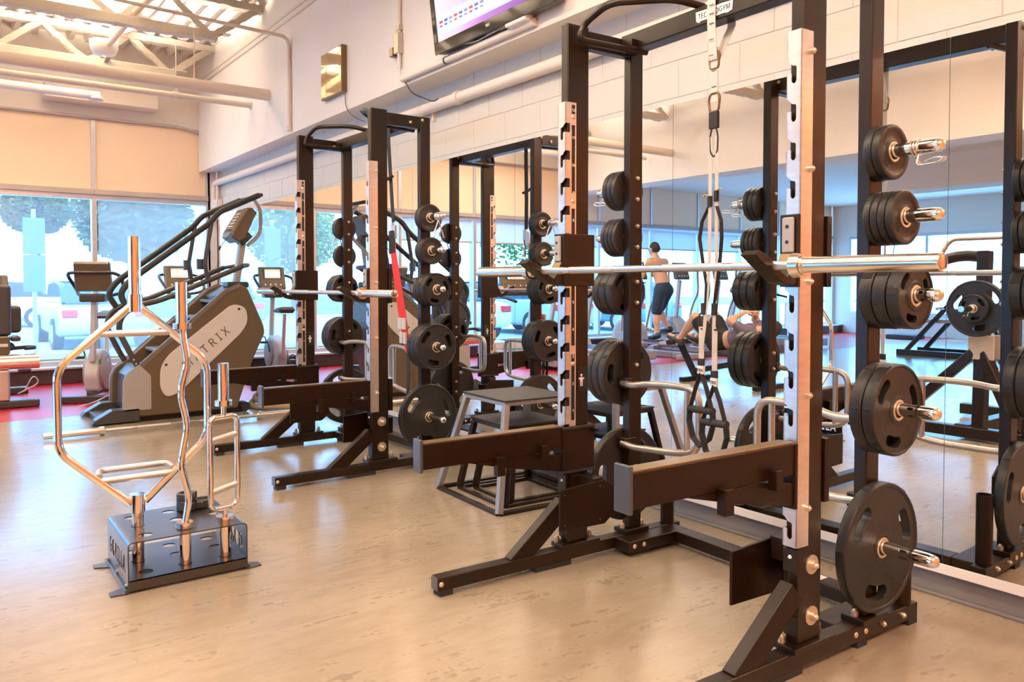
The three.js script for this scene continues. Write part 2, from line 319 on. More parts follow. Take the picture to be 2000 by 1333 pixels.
single('drain_pipe', 'fat pale pipe stub with elbow beside the white box', 'pipe', [tube([[-10.9, 3.60, 6.0], [-10.9, 3.60, 1.62]], 0.052, 0.1, 18), lathe([[0.0001, -0.02], [0.08, 0.0], [0.07, 0.04], [0.0001, 0.05]], 20).translate(-10.9, 3.545, 1.66)], std([0.72, 0.66, 0.66], 0.5));
single('light_cove_box', 'long white boxed cover above the corner windows', 'box', bx(XW, XW + 0.35, 3.62, 3.80, 0.85, 2.16, 0.004), std([0.80, 0.70, 0.60], 0.6));
single('wall_conduit', 'thin mauve conduit along the top of the window panels', 'conduit', tube([[XW + 0.03, 3.47, 6.5], [XW + 0.03, 3.47, 0.5], [XW + 0.03, 3.42, SZ + 0.01]], 0.018, 0.1), std([0.45, 0.40, 0.42], 0.5));
single('block_wall_pipe', 'white painted pipe strapped along the block wall above the mirror', 'pipe', [tube([[XW + 0.10, 2.2, 0.06], [XW + 0.10, 2.71, 0.06], [XR - 0.05, 2.69, 0.06]], 0.043, 0.12, 16), cyl(V(-5.14, 2.70, 0.06), V(-5.08, 2.70, 0.06), 0.052), cyl(V(-5.66, 2.70, 0.06), V(-5.64, 2.70, 0.06), 0.047), bx(-5.56, -5.54, 2.60, 2.70, 0, 0.03)], M.paint);
single('downpipe', 'slim white downpipe in the corner above the window', 'pipe', [cyl(V(XW + 0.22, 2.42, 0.05), V(XW + 0.22, SY, 0.05), 0.02), bx(XW + 0.06, XW + 0.3, 2.36, 2.47, 0.002, 0.09, 0.01)], M.paint);
single('ceiling_conduit', 'thin conduit bending from the ceiling down the white bulkhead', 'conduit', [tube([[-8.1, 3.95, 3.2], [-8.1, 3.87, SZ + 0.025], [-8.1, 2.9, SZ + 0.025]], 0.019, 0.1), cyl(V(-8.1, 2.89, SZ + 0.025), V(-8.1, 2.94, SZ + 0.025), 0.027), cyl(V(-8.1, 3.28, SZ + 0.025), V(-8.1, 3.31, SZ + 0.025), 0.024)], M.pipe);
{
  const c = thing('outlet_conduit', 'grey outlet box on a conduit beside the television', 'conduit', [-5.68, 0, SZ]);
  part(c, 'riser', cyl(V(0, 3.02, 0.02), V(0, 3.75, 0.02), 0.016), M.paint);
  part(c, 'outlet_box', [bx(-0.035, 0.035, 3.13, 3.30, 0.0, 0.055, 0.006), bx(-0.03, 0.03, 3.32, 3.36, 0.0, 0.04, 0.004)], M.dullSteel);
  part(c, 'plug', bx(-0.10, -0.04, 3.12, 3.19, 0.01, 0.06, 0.006), M.bronze);
  part(c, 'cable', tube([[0.02, 3.14, 0.04], [0.05, 3.05, 0.05], [0.03, 2.96, 0.03]], 0.007, 0.05, 8), M.white);
  const r = thing('cable_raceway', 'white cable raceway along the bottom of the bulkhead under the television', 'raceway', [0, 0, SZ]);
  part(r, 'duct', [cyl(V(-5.62, 2.915, 0.025), V(-3.9, 2.915, 0.025), 0.025)], M.paint);
  part(r, 'tie', [cyl(V(-4.96, 2.915, 0.025), V(-4.945, 2.915, 0.025), 0.028)], M.ink);
  part(r, 'loose_cable', tube([[-5.62, 2.93, 0.03], [-5.50, 2.78, 0.0], [-5.33, 2.70, -0.09], [-5.29, 2.72, -0.11]], 0.004, 0.05, 6), M.ink);
  const pb = thing('power_brick', 'white power adapter with tangled cables under the television', 'adapter', [-4.0, 2.955, SZ + 0.06]);
  part(pb, 'body', bx(-0.13, 0.09, -0.035, 0.03, -0.035, 0.035, 0.012), M.white);
  for (let k = 0; k < 5; k++) part(pb, 'cable', tube([[-0.12, 0, 0], [-0.25 - 0.07 * k, -0.01 + rr(-0.02, 0.02), rr(-0.02, 0.02)], [-0.38 - 0.08 * k, rr(0, 0.05), 0], [-0.3 - 0.09 * k, 0.09, -0.02]], 0.005, 0.06, 6), k % 2 ? M.ink : M.white);
}
// mirrored flat panel on the bulkhead
{
  const s = thing('wall_panel_speaker', 'gold framed mirrored panel hung on the white bulkhead', 'panel', [-6.95, 3.245, SZ]);
  part(s, 'frame', [bx(-0.235, 0.235, -0.215, 0.215, 0.0, 0.055, 0.004)], M.bronze);
  part(s, 'mirror_face', bx(-0.225, 0.225, -0.205, 0.205, 0.0555, 0.057), std([0.85, 0.72, 0.5], 0.04, 1.0));
  part(s, 'cable', tube([[0.235, -0.18, 0.02], [0.24, -0.36, 0.02], [0.30, -0.45, -0.03], [0.40, -0.50, -0.1]], 0.004, 0.1, 6), M.bronze);
}
// television
{
  const c = document.createElement('canvas'); c.width = 512; c.height = 288; const x = c.getContext('2d');
  const g = x.createLinearGradient(0, 0, 512, 200); g.addColorStop(0, '#f4e4ee'); g.addColorStop(0.35, '#e9c9ea'); g.addColorStop(0.6, '#b06ad2'); g.addColorStop(1, '#7a3ea8'); x.fillStyle = g; x.fillRect(0, 0, 512, 288);
  for (let i = 0; i < 26; i++) { x.fillStyle = ['#e39ad0', '#9a4fc8', '#f6d7e6', '#c773c9'][i % 4]; x.globalAlpha = 0.35; x.beginPath(); x.ellipse(rr(150, 512), rr(0, 190), rr(20, 80), rr(8, 30), 0.3, 0, 7); x.fill(); } x.globalAlpha = 1;
  x.fillStyle = '#cfdcf2'; x.fillRect(0, 214, 512, 56); x.fillStyle = '#e8eef9'; x.fillRect(70, 222, 240, 38);
  for (let i = 0; i < 9; i++) { x.fillStyle = ['#c8364a', '#3a57b8', '#8a8fb0'][i % 3]; x.fillRect(16 + i * 26, 232, 18, 7); x.fillRect(16 + i * 26, 244, 14, 5); }
  x.fillStyle = '#3d2266'; x.fillRect(360, 190, 60, 60); x.fillStyle = '#d84b60'; x.fillRect(366, 228, 48, 14);
  const t = new THREE.CanvasTexture(c); t.colorSpace = THREE.SRGBColorSpace;
  const tv = thing('television', 'flat screen television with glossy black frame mounted on the bulkhead', 'television', [-4.30, 3.36, SZ + 0.11]);
  tv.rotation.x = 0.12;
  part(tv, 'housing', [bx(-0.68, 0.68, -0.41, 0.41, -0.05, 0.028, 0.012), bx(-0.5, 0.5, -0.3, 0.3, -0.09, -0.05, 0.02)], std([0.10, 0.09, 0.09], 0.35));
  part(tv, 'bezel', [bx(-0.685, 0.685, -0.415, -0.335, 0.028, 0.04, 0.003), bx(-0.685, 0.685, 0.375, 0.415, 0.028, 0.04, 0.003), bx(-0.685, -0.635, -0.335, 0.375, 0.028, 0.04, 0.003), bx(0.635, 0.685, -0.335, 0.375, 0.028, 0.04, 0.003)], std([0.015, 0.012, 0.01], 0.06));
  part(tv, 'screen', new THREE.PlaneGeometry(1.27, 0.71).translate(0, 0.02, 0.031), new THREE.MeshStandardMaterial({ color: 0x000000, roughness: 0.2, emissive: 0xffffff, emissiveMap: t, emissiveIntensity: 1.1 }));
  part(tv, 'maker_mark', text('NEC', 0.018, 0.001).translate(0.0, -0.372, 0.0405), M.white);
  part(tv, 'wall_bracket', bx(-0.2, 0.2, -0.25, 0.2, -0.13, -0.09), M.plasticDark);
  const l = new THREE.RectAreaLight(new THREE.Color().setRGB(0.9, 0.75, 1), 0.8, 1.2, 0.65); l.position.set(0, 0.02, 0.045); l.rotation.y = Math.PI; tv.add(l);
}
// added linear lamps, hung out of view to light the room
const addedLampRow = [[-5.0, 2.2], [-2.5, 2.2], [0.72, 2.2], [-10, 4.6], [-7.5, 4.6], [-5, 4.6], [-2.5, 4.6], [0.72, 4.6]];  // the end pair hangs near the orange wall to brighten it
addedLampRow.forEach(([x, z], i) => {
  const l = thing('added_lamp', z < 3 ? ['added unseen linear lamp over the red strap rack', 'added unseen linear lamp over the grey strap rack', 'added unseen linear lamp beside the grey strap rack'][i] : 'added unseen linear lamp in the row along the middle of the room', 'lamp', [x, 3.75, z], 0, z < 3 ? undefined : 'added lamps along the middle of the room');
  part(l, 'housing', bx(-0.7, 0.7, 0, 0.09, -0.16, 0.16, 0.01), M.white);
  part(l, 'diffuser', bx(-0.66, 0.66, -0.008, 0.0, -0.14, 0.14), new THREE.MeshStandardMaterial({ color: 0xffffff, emissive: WARM, emissiveIntensity: 3 }));
  for (const s of [-0.6, 0.6]) part(l, 'hanger', cyl(V(s, 0.09, 0), V(s, 0.68, 0), 0.004, 0.004, 6), M.alu);
  part(l, 'added_top_glow', bx(-0.66, 0.66, 0.09, 0.096, -0.14, 0.14), new THREE.MeshStandardMaterial({ color: 0xffffff, emissive: WARM, emissiveIntensity: 3 }));  // added glowing top; its upward light brightens the roof deck
  const u = new THREE.RectAreaLight(WARM, LAMP * (z < 3 ? 0.6 : x > -8 && x < -4 ? 1.5 : 2.8), 1.3, 0.27); u.position.y = 0.1; u.rotation.x = Math.PI / 2; l.add(u);
  const a = new THREE.RectAreaLight(WARM, LAMP * (z < 3 ? (x > 0 ? 1.7 : 0.85) : (x > -8 && x < -4 ? 0.12 : 0.85)), 1.3, 0.27); a.position.y = -0.012; a.rotation.x = -Math.PI / 2; l.add(a);
});
// spot lamp in the joists shining up on the deck
{
  const c = thing('up_light', 'round white lamp can tucked among the ceiling joists', 'lamp', [-9.55, 3.84, 1.78]);
  part(c, 'can', lathe([[0.02, -0.09], [0.11, -0.07], [0.14, 0.0], [0.145, 0.07], [0.13, 0.07], [0.1, 0.0]], 24), M.white);
  part(c, 'stem', tube([[0.05, -0.02, 0], [0.7, 0.32, -0.25], [1.6, 0.56, -0.5]], 0.035, 0.1), M.pipe);
  part(c, 'bulb', new THREE.SphereGeometry(0.05, 16, 12), new THREE.MeshStandardMaterial({ color: 0xffffff, emissive: new THREE.Color().setRGB(1, 0.88, 0.72), emissiveIntensity: 12 }));
  const p = new THREE.SpotLight(new THREE.Color().setRGB(1, 0.88, 0.72), 330, 0, 1.4, 0.8, 2); p.position.set(0, 0.09, 0); p.target.position.set(0, 2, 0); p.castShadow = true; p.shadow.radius = 4; c.add(p); c.add(p.target);
}
// ---------------------------------------------------------------- half racks
const HW = 0.6088, PEG_Y = [1.738, 1.51, 1.243, 0.848, 0.355], ZR = -0.358;
const RACK = { A: { p: V(-2.1195, 0, 0.9721), a: -2.182 * Math.PI / 180 }, B: { a: 1.0611 * Math.PI / 180 } };
RACK.B.p = V(-5.3979 - 0.0563 * Math.sin(RACK.B.a), 0, 0.9721 - 0.0563 * Math.cos(RACK.B.a));
const onRack = (rk, x, y, z) => { const { p, a } = RACK[rk]; return [p.x + x * Math.cos(a) + z * Math.sin(a), y, p.z - x * Math.sin(a) + z * Math.cos(a)]; };
const hexBolt = (r = 0.011, l = 0.012) => geo([new THREE.CylinderGeometry(r, r, l, 6).rotateZ(Math.PI / 2), new THREE.SphereGeometry(r * 0.72, 8, 6, 0, 6.3, 0, 1.6).rotateZ(-Math.PI / 2).translate(l / 2, 0, 0)]);
const domeBolt = (r = 0.011) => new THREE.SphereGeometry(r, 12, 6, 0, 6.3, 0, Math.PI / 2).scale(1, 0.55, 1).rotateZ(-Math.PI / 2);
const gHex = hexBolt(), gDome = domeBolt(), gWasher = geo([new THREE.CylinderGeometry(0.032, 0.032, 0.004, 24).rotateZ(Math.PI / 2), hexBolt(0.015, 0.014).translate(0.008, 0, 0)]);
const gHexL = gHex.clone().rotateY(Math.PI), gDomeL = gDome.clone().rotateY(Math.PI);
const bolt = (parent, g, x, y, z, mat = M.washer, nm = 'bolt') => { const b = part(parent, nm, g, mat); b.position.set(x, y, z); return b; };

const NOTCH = Array.from({ length: 13 }, (_, k) => 2.002 - 0.1235 * k), RY0 = 0.4195, RY1 = 2.0963;
function railGeo(s) { // folded steel channel hugging the front of an upright; notches open towards the rack's middle
  const w = 0.054, t = 0.004, inner = -s;
  const P = [[0, RY0], [w, RY0], [w, RY1], [0, RY1]];
  for (const n of NOTCH) P.push([0, n], [0.010, n - 0.006], [0.020, n - 0.017], [0.034, n - 0.020], [0.0365, n - 0.026], [0.0365, n - 0.066], [0.033, n - 0.073], [0.027, n - 0.076], [0.021, n - 0.073], [0.0175, n - 0.066], [0.0175, n - 0.044], [0.0155, n - 0.041], [0, n - 0.041]);
  // front face: u=0 at inner edge
  const pts = P.map(([u, y]) => [inner * (w / 2 - u), y]);
  const front = extr(poly(inner > 0 ? pts.slice().reverse() : pts), t).translate(0, 0, 0.0723);
  const Q = [[0.0763, RY0], [0.0763, RY1].reverse && [0.0763, RY0]]; Q.length = 0;
  Q.push([0.014, RY0], [0.014, RY1], [0.0763, RY1]);
  for (const n of NOTCH) Q.push([0.0763, n], [0.050, n], [0.050, n - 0.041], [0.0763, n - 0.041]);
  Q.push([0.0763, RY0]);
  const xin = inner * w / 2, a = side(Q, Math.min(xin, xin - inner * t), Math.max(xin, xin - inner * t));
  const xo = -inner * w / 2, b = bx(Math.min(xo, xo + inner * t), Math.max(xo, xo + inner * t), RY0, RY1, 0.014, 0.0763);
  const tp = bx(-w / 2, w / 2, RY1 - t, RY1, 0.0613, 0.0763);
  return uvFlat(geo([front, a, b]), (x, y, z) => [x * 3 + z * 3, y * 3]);
}
function buildRack(rk, name, label) {
  const r = new THREE.Group(); r.name = name; scene.add(r); r.position.copy(RACK[rk].p); r.rotation.y = RACK[rk].a; tag(r, label, 'rack', 'half racks');
  for (const s of [-1, 1]) {
    const X = s * HW, i = -s; // i points to the inside
    part(r, 'front_upright', bx(X - 0.0248, X + 0.0248, 0.098, 2.449, -0.0613, 0.0613, 0.006), M.black);
    part(r, 'rear_upright', bx(X - 0.0248, X + 0.0248, 0.1, 2.435, ZR - 0.0395, ZR + 0.0395, 0.006), M.black);
    const fb = part(r, 'floor_beam', bx(X - 0.03, X + 0.03, 0.022, 0.079, -0.662, 0.73, 0.005), M.black);
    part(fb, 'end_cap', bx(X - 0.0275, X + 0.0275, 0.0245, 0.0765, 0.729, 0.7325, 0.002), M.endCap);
    for (const z of [0.69, 0.14, -0.30, -0.63]) part(fb, 'foot_pad', bx(X - 0.029, X + 0.029, 0, 0.023, z - (z === 0.14 ? 0.10 : 0.03), z + (z === 0.14 ? 0.10 : 0.03)), M.rubberSoft);
    bolt(fb, gDome, X + 0.030, 0.052, 0.715, M.washer, 'rivet');
    part(r, 'brace', bar(V(X, 0.050, 0.345), V(X, 0.275, 0.062), 0.05, 0.085, 0.004), M.blackWorn);
    part(r, 'base_plate', bx(X - 0.045, X + 0.045, 0.078, 0.098, -0.12, 0.10, 0.003), M.black);
    part(r, 'base_plate', bx(X - 0.045, X + 0.045, 0.078, 0.1, ZR - 0.075, ZR + 0.075, 0.003), M.black);
    const up = hexBolt(0.013, 0.02).rotateZ(Math.PI / 2);
    for (const z of [0.085, -0.105, ZR + 0.06, ZR - 0.06]) bolt(r, up, X + (z > -0.2 ? -0.02 : 0.0), 0.108, z);
    part(r, 'front_bracket', bx(X - 0.029, X + 0.029, 0.335, 0.412, 0.058, 0.072, 0.003), M.black); part(r, 'front_bracket', bx(X - 0.029, X + 0.029, 0.12, 0.19, 0.058, 0.066, 0.003), M.black);
    bolt(r, new THREE.SphereGeometry(0.007, 8, 6), X, 0.385, 0.072, M.white);
    part(r, 'side_top_beam', bx(X - 0.0246, X + 0.0246, 2.353, 2.433, ZR + 0.0395, -0.0613, 0.005), M.black);
    for (const [y, z] of [[2.41, -0.33], [2.385, -0.235]]) bolt(r, gHex, X + 0.03, y, z);
    const rail = part(r, 'notched_rail', railGeo(s), M.rail, 'galvanised steel rail with hook notches'); rail.position.x = X;
    // number strip on the inner face
    const xi = X + i * 0.0272;
    part(rail, 'number_strip', [[0.66, 0.96], [1.0, 1.62], [1.69, 1.995], [2.045, 2.085]].map(([a, b]) => bx(Math.min(xi, xi + i * 0.0012) - X, Math.max(xi, xi + i * 0.0012) - X, a, b, 0.022, 0.040, 0.0005)), M.ink);
    const nums = []; for (let k = 1; k <= 12; k++) { const g = text(String(k), 0.013, 0.0008); g.rotateY(i > 0 ? Math.PI / 2 : -Math.PI / 2); g.translate(xi + i * 0.0013 - X, 2.062 - (12 - k) * 0.1235, 0.031); nums.push(g); }
    part(rail, 'height_numbers', nums, M.number, 'white hole numbers one to twelve');
    for (const y of [2.031, 1.653, 1.288, 0.917, 0.547]) { bolt(rail, i > 0 ? gHexL : gHex, -i * 0.033, y, 0.027); bolt(rail, i > 0 ? gDome : gDomeL, i * 0.0272, y, 0.031); }
    // safety pictogram on the upright
    part(r, 'warning_sticker', [bx(Math.min(X + i * 0.0249, X + i * 0.0255), Math.max(X + i * 0.0249, X + i * 0.0255), 0.79, 0.90, -0.058, -0.002)], M.ink);
    const px = X + i * 0.0262; part(r, 'pictogram', [new THREE.SphereGeometry(0.006, 8, 6).scale(0.1, 1, 1).translate(px, 0.862, -0.02), bx(px - 0.0006, px + 0.0006, 0.832, 0.853, -0.027, -0.013), bx(px - 0.0006, px + 0.0006, 0.843, 0.851, -0.035, -0.005), bx(px - 0.0006, px + 0.0006, 0.812, 0.832, -0.027, -0.022), bx(px - 0.0006, px + 0.0006, 0.812, 0.832, -0.018, -0.013)], M.number);
    // washers low on the outer face
    for (const y of [0.352, 0.181]) { const b = bolt(r, s > 0 ? gWasher : gWasher.clone().rotateY(Math.PI), X + s * 0.027, y, -0.008, M.washer, 'washer_bolt'); }
    // weight pegs
    PEG_Y.forEach((y) => {
      const pg = part(r, 'weight_peg', lathe([[0.0001, 0], [0.0235, 0], [0.0235, 0.205], [0.0225, 0.215], [0.0205, 0.224], [0.0165, 0.231], [0.010, 0.235], [0.004, 0.2365], [0.0001, 0.2365]], 24, 'x').scale(s, 1, 1), M.chrome, 'chrome weight peg');
      if (s < 0) pg.geometry = lathe([[0.0001, 0], [0.0235, 0], [0.0235, 0.205], [0.0225, 0.215], [0.0205, 0.224], [0.0165, 0.231], [0.010, 0.235], [0.004, 0.2365], [0.0001, 0.2365]], 24, 'x').rotateY(Math.PI);
      pg.position.set(X + s * 0.0248, y, ZR);
      for (const dy of [0.05, -0.05]) bolt(r, i > 0 ? gHex : gHexL, X + i * 0.03, y + dy * (y > 1 ? 1 : 0.9) - 0.003, ZR, M.dullSteel);
    });
    // loop handle on the inside of the rear upright
    const lh = part(r, 'loop_handle', [tube([[X + i * 0.0, 0.805, -0.295], [X + i * 0.08, 0.80, -0.285], [X + i * 0.16, 0.815, -0.30], [X + i * 0.30, 0.822, -0.325], [X + i * 0.455, 0.815, -0.33], [X + i * 0.455, 0.54, -0.33], [X + i * 0.30, 0.515, -0.325], [X + i * 0.08, 0.508, -0.285], [X, 0.515, -0.295]], 0.0155, 0.07, 12)], M.dullSteel, 'worn steel loop handle');
    part(lh, 'inner_bar', tube([[X + i * 0.385, 0.82, -0.33], [X + i * 0.385, 0.535, -0.33]], 0.0135), M.dullSteel);
    part(lh, 'clamp', [bx(X - 0.03, X + 0.03, 0.49, 0.54, ZR, -0.285, 0.004), bx(X - 0.03, X + 0.03, 0.78, 0.83, ZR + 0.03, -0.285, 0.004)], M.black);
    // bench docking plate
    const dp = part(r, 'docking_plate', side([[0.195, 0.205], [0.195, 0.385], [-0.06, 0.40], [-0.125, 0.355], [-0.125, 0.245], [-0.06, 0.20]], Math.min(X + i * 0.135, X + i * 0.147), Math.max(X + i * 0.135, X + i * 0.147), 0.002), M.blackWorn);
    for (const [z, y] of [[0.17, 0.36], [0.17, 0.23], [-0.03, 0.375], [-0.03, 0.225]]) bolt(dp, new THREE.SphereGeometry(0.005, 8, 5), X + i * 0.148, y, z, M.ink, 'screw');
    part(r, 'docking_bracket', [bx(Math.min(X, X + i * 0.135), Math.max(X, X + i * 0.135), 0.33, 0.41, -0.06, 0.0, 0.004), bx(Math.min(X + i * 0.03, X + i * 0.04), Math.max(X + i * 0.03, X + i * 0.04), 0.26, 0.41, -0.06, 0.05, 0.002), bx(Math.min(X + i * 0.04, X + i * 0.1), Math.max(X + i * 0.04, X + i * 0.1), 0.25, 0.36, -0.13, -0.05, 0.004)], M.black);
    bolt(r, new THREE.CylinderGeometry(0.016, 0.016, 0.006, 16).rotateX(Math.PI / 2), X + i * 0.055, 0.34, 0.003, M.white);
    // rear connector along the floor
    part(r, 'rear_connector', bx(Math.min(X + i * 0.03, X + i * 0.128), Math.max(X + i * 0.03, X + i * 0.128), 0.022, 0.077, -0.615, -0.225, 0.005), M.black);
    for (const z of [-0.26, -0.32]) bolt(r, gDome, i > 0 ? X + 0.128 : X + 0.03, 0.052, z, M.washer, 'rivet');
    if (s > 0) for (const z of [-0.42, -0.55]) bolt(r, gHex, X + 0.035, 0.055, z);
    // storage tube for a bar
    part(r, 'bar_tube', [lathe([[0.033, 0], [0.033, 0.30], [0.029, 0.30], [0.029, 0.01], [0.0001, 0.01]], 24).translate(X + i * 0.0, 0.079, -0.60)], M.blackWorn);
  }
  part(r, 'rear_floor_beam', bx(-HW + 0.128, HW - 0.128, 0.022, 0.077, -0.615, -0.527, 0.005), M.black);
  part(r, 'data_plate', bx(0.20, 0.30, 0.0772, 0.0785, -0.6, -0.55), M.number);
  const beam = part(r, 'top_cross_beam', bx(-HW + 0.025, HW - 0.025, 2.36, 2.44, -0.335, -0.255, 0.005), M.black);
  for (const s of [-1, 1]) {
    const f = (pts) => pts.map(([x, y, z]) => [x * -s, y, z]);
    const h = part(r, 'pull_up_handle', tube(f([[-0.50, 2.362, -0.34], [-0.52, 2.362, -0.25], [-0.545, 2.367, 0.035], [-0.54, 2.445, 0.0], [-0.37, 2.484, 0.005], [-0.17, 2.479, -0.18], [-0.115, 2.452, -0.30]]), 0.0155, 0.06, 12), M.black);
    part(h, 'gusset', [bx(-s * -0.47 - 0.004, -s * -0.47 + 0.004, 2.365, 2.395, -0.26, -0.215)], M.black);
  }
  return r;
}
const rackA = buildRack('A', 'half_rack', 'black steel half rack with pale loop straps hanging from its pull up beam');
const rackB = buildRack('B', 'half_rack_001', 'black steel half rack beside the stair climber');
{ // maker's sticker on the grey strap rack
  const st = part(rackA, 'maker_sticker', extr(poly([[-0.115, -0.018], [-0.10, -0.026], [-0.09, -0.02], [-0.02, -0.022], [0.03, -0.02], [0.05, -0.024], [0.075, -0.018], [0.078, 0.018], [0.02, 0.022], [-0.06, 0.02], [-0.118, 0.022]]), 0.001).translate(0, 2.398, -0.2545), M.white);
  part(st, 'lettering', text('TECHNOGYM', 0.021, 0.0008, fontR).translate(-0.02, 2.398, -0.2532), M.ink);
}

// safety arms
function safetyArm(rk, s, y, label) {
  const g = thing('safety_arm', label, 'safety arm', onRack(rk, s * HW, y, 0), RACK[rk].a, 'safety arms of the racks');
  part(g, 'sleeve', [bx(-0.033, 0.033, 0, 0.214, 0.079, 0.094, 0.003), bx(Math.min(-s * 0.0285, -s * 0.036), Math.max(-s * 0.0285, -s * 0.036), 0, 0.214, -0.09, 0.094, 0.003), bx(-0.033, 0.033, 0.0, 0.214, -0.09, -0.064, 0.003)], M.blackWorn);
  part(g, 'arm', bx(-0.028, 0.028, 0.112, 0.214, 0.09, 0.80, 0.004), M.blackWorn);
  part(g, 'wooden_pad', bx(-0.027, 0.027, 0.2135, 0.2205, 0.10, 0.795, 0.002), M.bronze, 'worn brown strip along the arm');
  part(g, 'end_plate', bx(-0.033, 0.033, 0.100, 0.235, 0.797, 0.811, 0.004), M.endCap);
  part(g, 'gusset', side([[0.09, 0.012], [0.09, 0.085], [0.27, 0.112], [0.58, 0.112], [0.36, 0.06]], -0.026, 0.026, 0.002), M.blackWorn);
  part(g, 'band_post', bx(0.028, 0.062, 0.085, 0.15, 0.19, 0.225, 0.003), M.blackWorn); part(g, 'band_post', bx(0.028, 0.062, 0.045, 0.125, 0.42, 0.46, 0.003), M.blackWorn);
  part(g, 'pin', [cyl(V(-s * 0.036, 0.19, -0.075), V(-s * 0.075, 0.19, -0.075), 0.008)], M.black);
  for (const y2 of [0.002, 0.2]) part(g, 'rubber_edge', bx(Math.min(-s * 0.036, -s * 0.041), Math.max(-s * 0.036, -s * 0.041), y2, y2 + 0.012, -0.094, 0.098, 0.002), M.rubberSoft);
  return g;
}
safetyArm('A', -1, 0.42, 'black safety arm on the mirror wall rack upright next to the plyometric boxes');
safetyArm('A', 1, 0.551, 'black safety arm on the plain bolted upright of the grey strap rack');
safetyArm('B', -1, 0.42, 'black safety arm nearest the stair climber');
safetyArm('B', 1, 0.42, 'black safety arm of the red strap rack beside the plyometric boxes');

// bar hooks
function barHook(rk, s, y, label) {
  const g = thing('bar_hook', label, 'bar hook', onRack(rk, s * HW, y, 0), RACK[rk].a, 'bar hooks of the racks');
  const i = -s;
  part(g, 'carrier', [bx(-0.034, 0.034, 0, 0.235, 0.0785, 0.092, 0.003), bx(Math.min(i * 0.0285, i * 0.0365), Math.max(i * 0.0285, i * 0.0365), 0, 0.235, -0.088, 0.092, 0.003), bx(-0.034, 0.034, 0.0, 0.235, -0.088, -0.0635, 0.003)], M.black);
  const pd = part(g, 'pad', bx(-0.022, 0.022, 0.11, 0.225, 0.092, 0.104, 0.008), M.plasticGrey);
  for (const yy of [0.145, 0.195]) bolt(pd, new THREE.CylinderGeometry(0.006, 0.006, 0.004, 10).rotateX(Math.PI / 2), 0, yy, 0.104, M.ink, 'screw');
  part(g, 'hook_arm', side([[0.09, 0.010], [0.125, 0.006], [0.165, 0.016], [0.295, 0.100], [0.275, 0.114], [0.235, 0.098], [0.165, 0.046], [0.14, 0.034], [0.12, 0.06], [0.092, 0.105]], -0.030, 0.030, 0.002), M.black);
  part(g, 'liner', [bar(V(0, 0.104, 0.277), V(0, 0.045, 0.172), 0.056, 0.006, 0.002), bar(V(0, 0.108, 0.096), V(0, 0.058, 0.126), 0.056, 0.006, 0.002)], M.bronze, 'worn tan hook liner');
  return g;
}
barHook('A', -1, 1.27, 'black bar hook on the numbered upright of the grey strap rack');
barHook('A', 1, 1.27, 'black bar hook on the plain bolted upright of the grey strap rack');
barHook('B', -1, 1.150, 'black bar hook on the red strap rack upright nearest the stair climber');
barHook('B', 1, 1.150, 'black bar hook on the red strap rack upright nearest the plyometric boxes');

// olympic barbells
function barbell(label, pos, turn, x0, x1, group) {
  const g = thing('barbell', label, 'barbell', pos, turn, group);
  const sl = 0.415;
  part(g, 'shaft', cyl(V(x0 + sl, 0, 0), V(x1 - sl, 0, 0), 0.014, 0.014, 20), M.barSteel);
  const w = x1 - x0 - 2 * sl - 0.1, c = (x0 + x1) / 2;
  for (const [a, b] of [[-0.5, -0.34], [-0.31, -0.1], [0.1, 0.31], [0.34, 0.5]]) part(g, 'knurling', cyl(V(c + a * w, 0, 0), V(c + b * w, 0, 0), 0.0146, 0.0146, 20), M.dullBar);
  for (const s of [-1, 1]) {
    const e = s < 0 ? x0 : x1, q = e - s * sl;
    const pr = [[0.0001, 0], [0.019, 0], [0.019, 0.006], [0.022, 0.0], [0.0245, 0.002], [0.025, 0.006], [0.025, sl]];
    const g0 = lathe(pr, 28, 'x'); if (s > 0) g0.rotateY(Math.PI); g0.translate(e, 0, 0);
    const sv = part(g, 'sleeve', g0, M.sleeve);
    part(sv, 'end_cap', [cyl(V(e - s * 0.004, 0, 0), V(e - s * 0.002, 0, 0), 0.016, 0.016, 20), cyl(V(e - s * 0.004, 0, 0), V(e - s * 0.0005, 0, 0), 0.008, 0.008, 12)], M.bronze);
    part(g, 'collar', [cyl(V(q, 0, 0), V(q - s * 0.032, 0, 0), 0.038, 0.038, 28), cyl(V(q - s * 0.032, 0, 0), V(q - s * 0.042, 0, 0), 0.028, 0.02, 24), cyl(V(q + s * 0.001, 0, 0), V(q + s * 0.008, 0, 0), 0.031, 0.031, 24)], M.sleeve);
  }
  return g;
}
M.dullBar = std([0.62, 0.60, 0.58], 0.45, 1.0);
barbell('steel barbell resting on the hooks of the grey strap rack', onRack('A', 0, 1.337, 0.2), RACK.A.a, -1.11, 1.155);
barbell('steel barbell resting on the hooks of the red strap rack', onRack('B', 0, 1.22, 0.2), RACK.B.a, -1.11, 1.2);
{ const b = barbell('tan steel barbell lying on the floor in front of the stair climber', [-7.37, 0.038, 1.52], Math.PI / 2, -1.1, 1.1); }

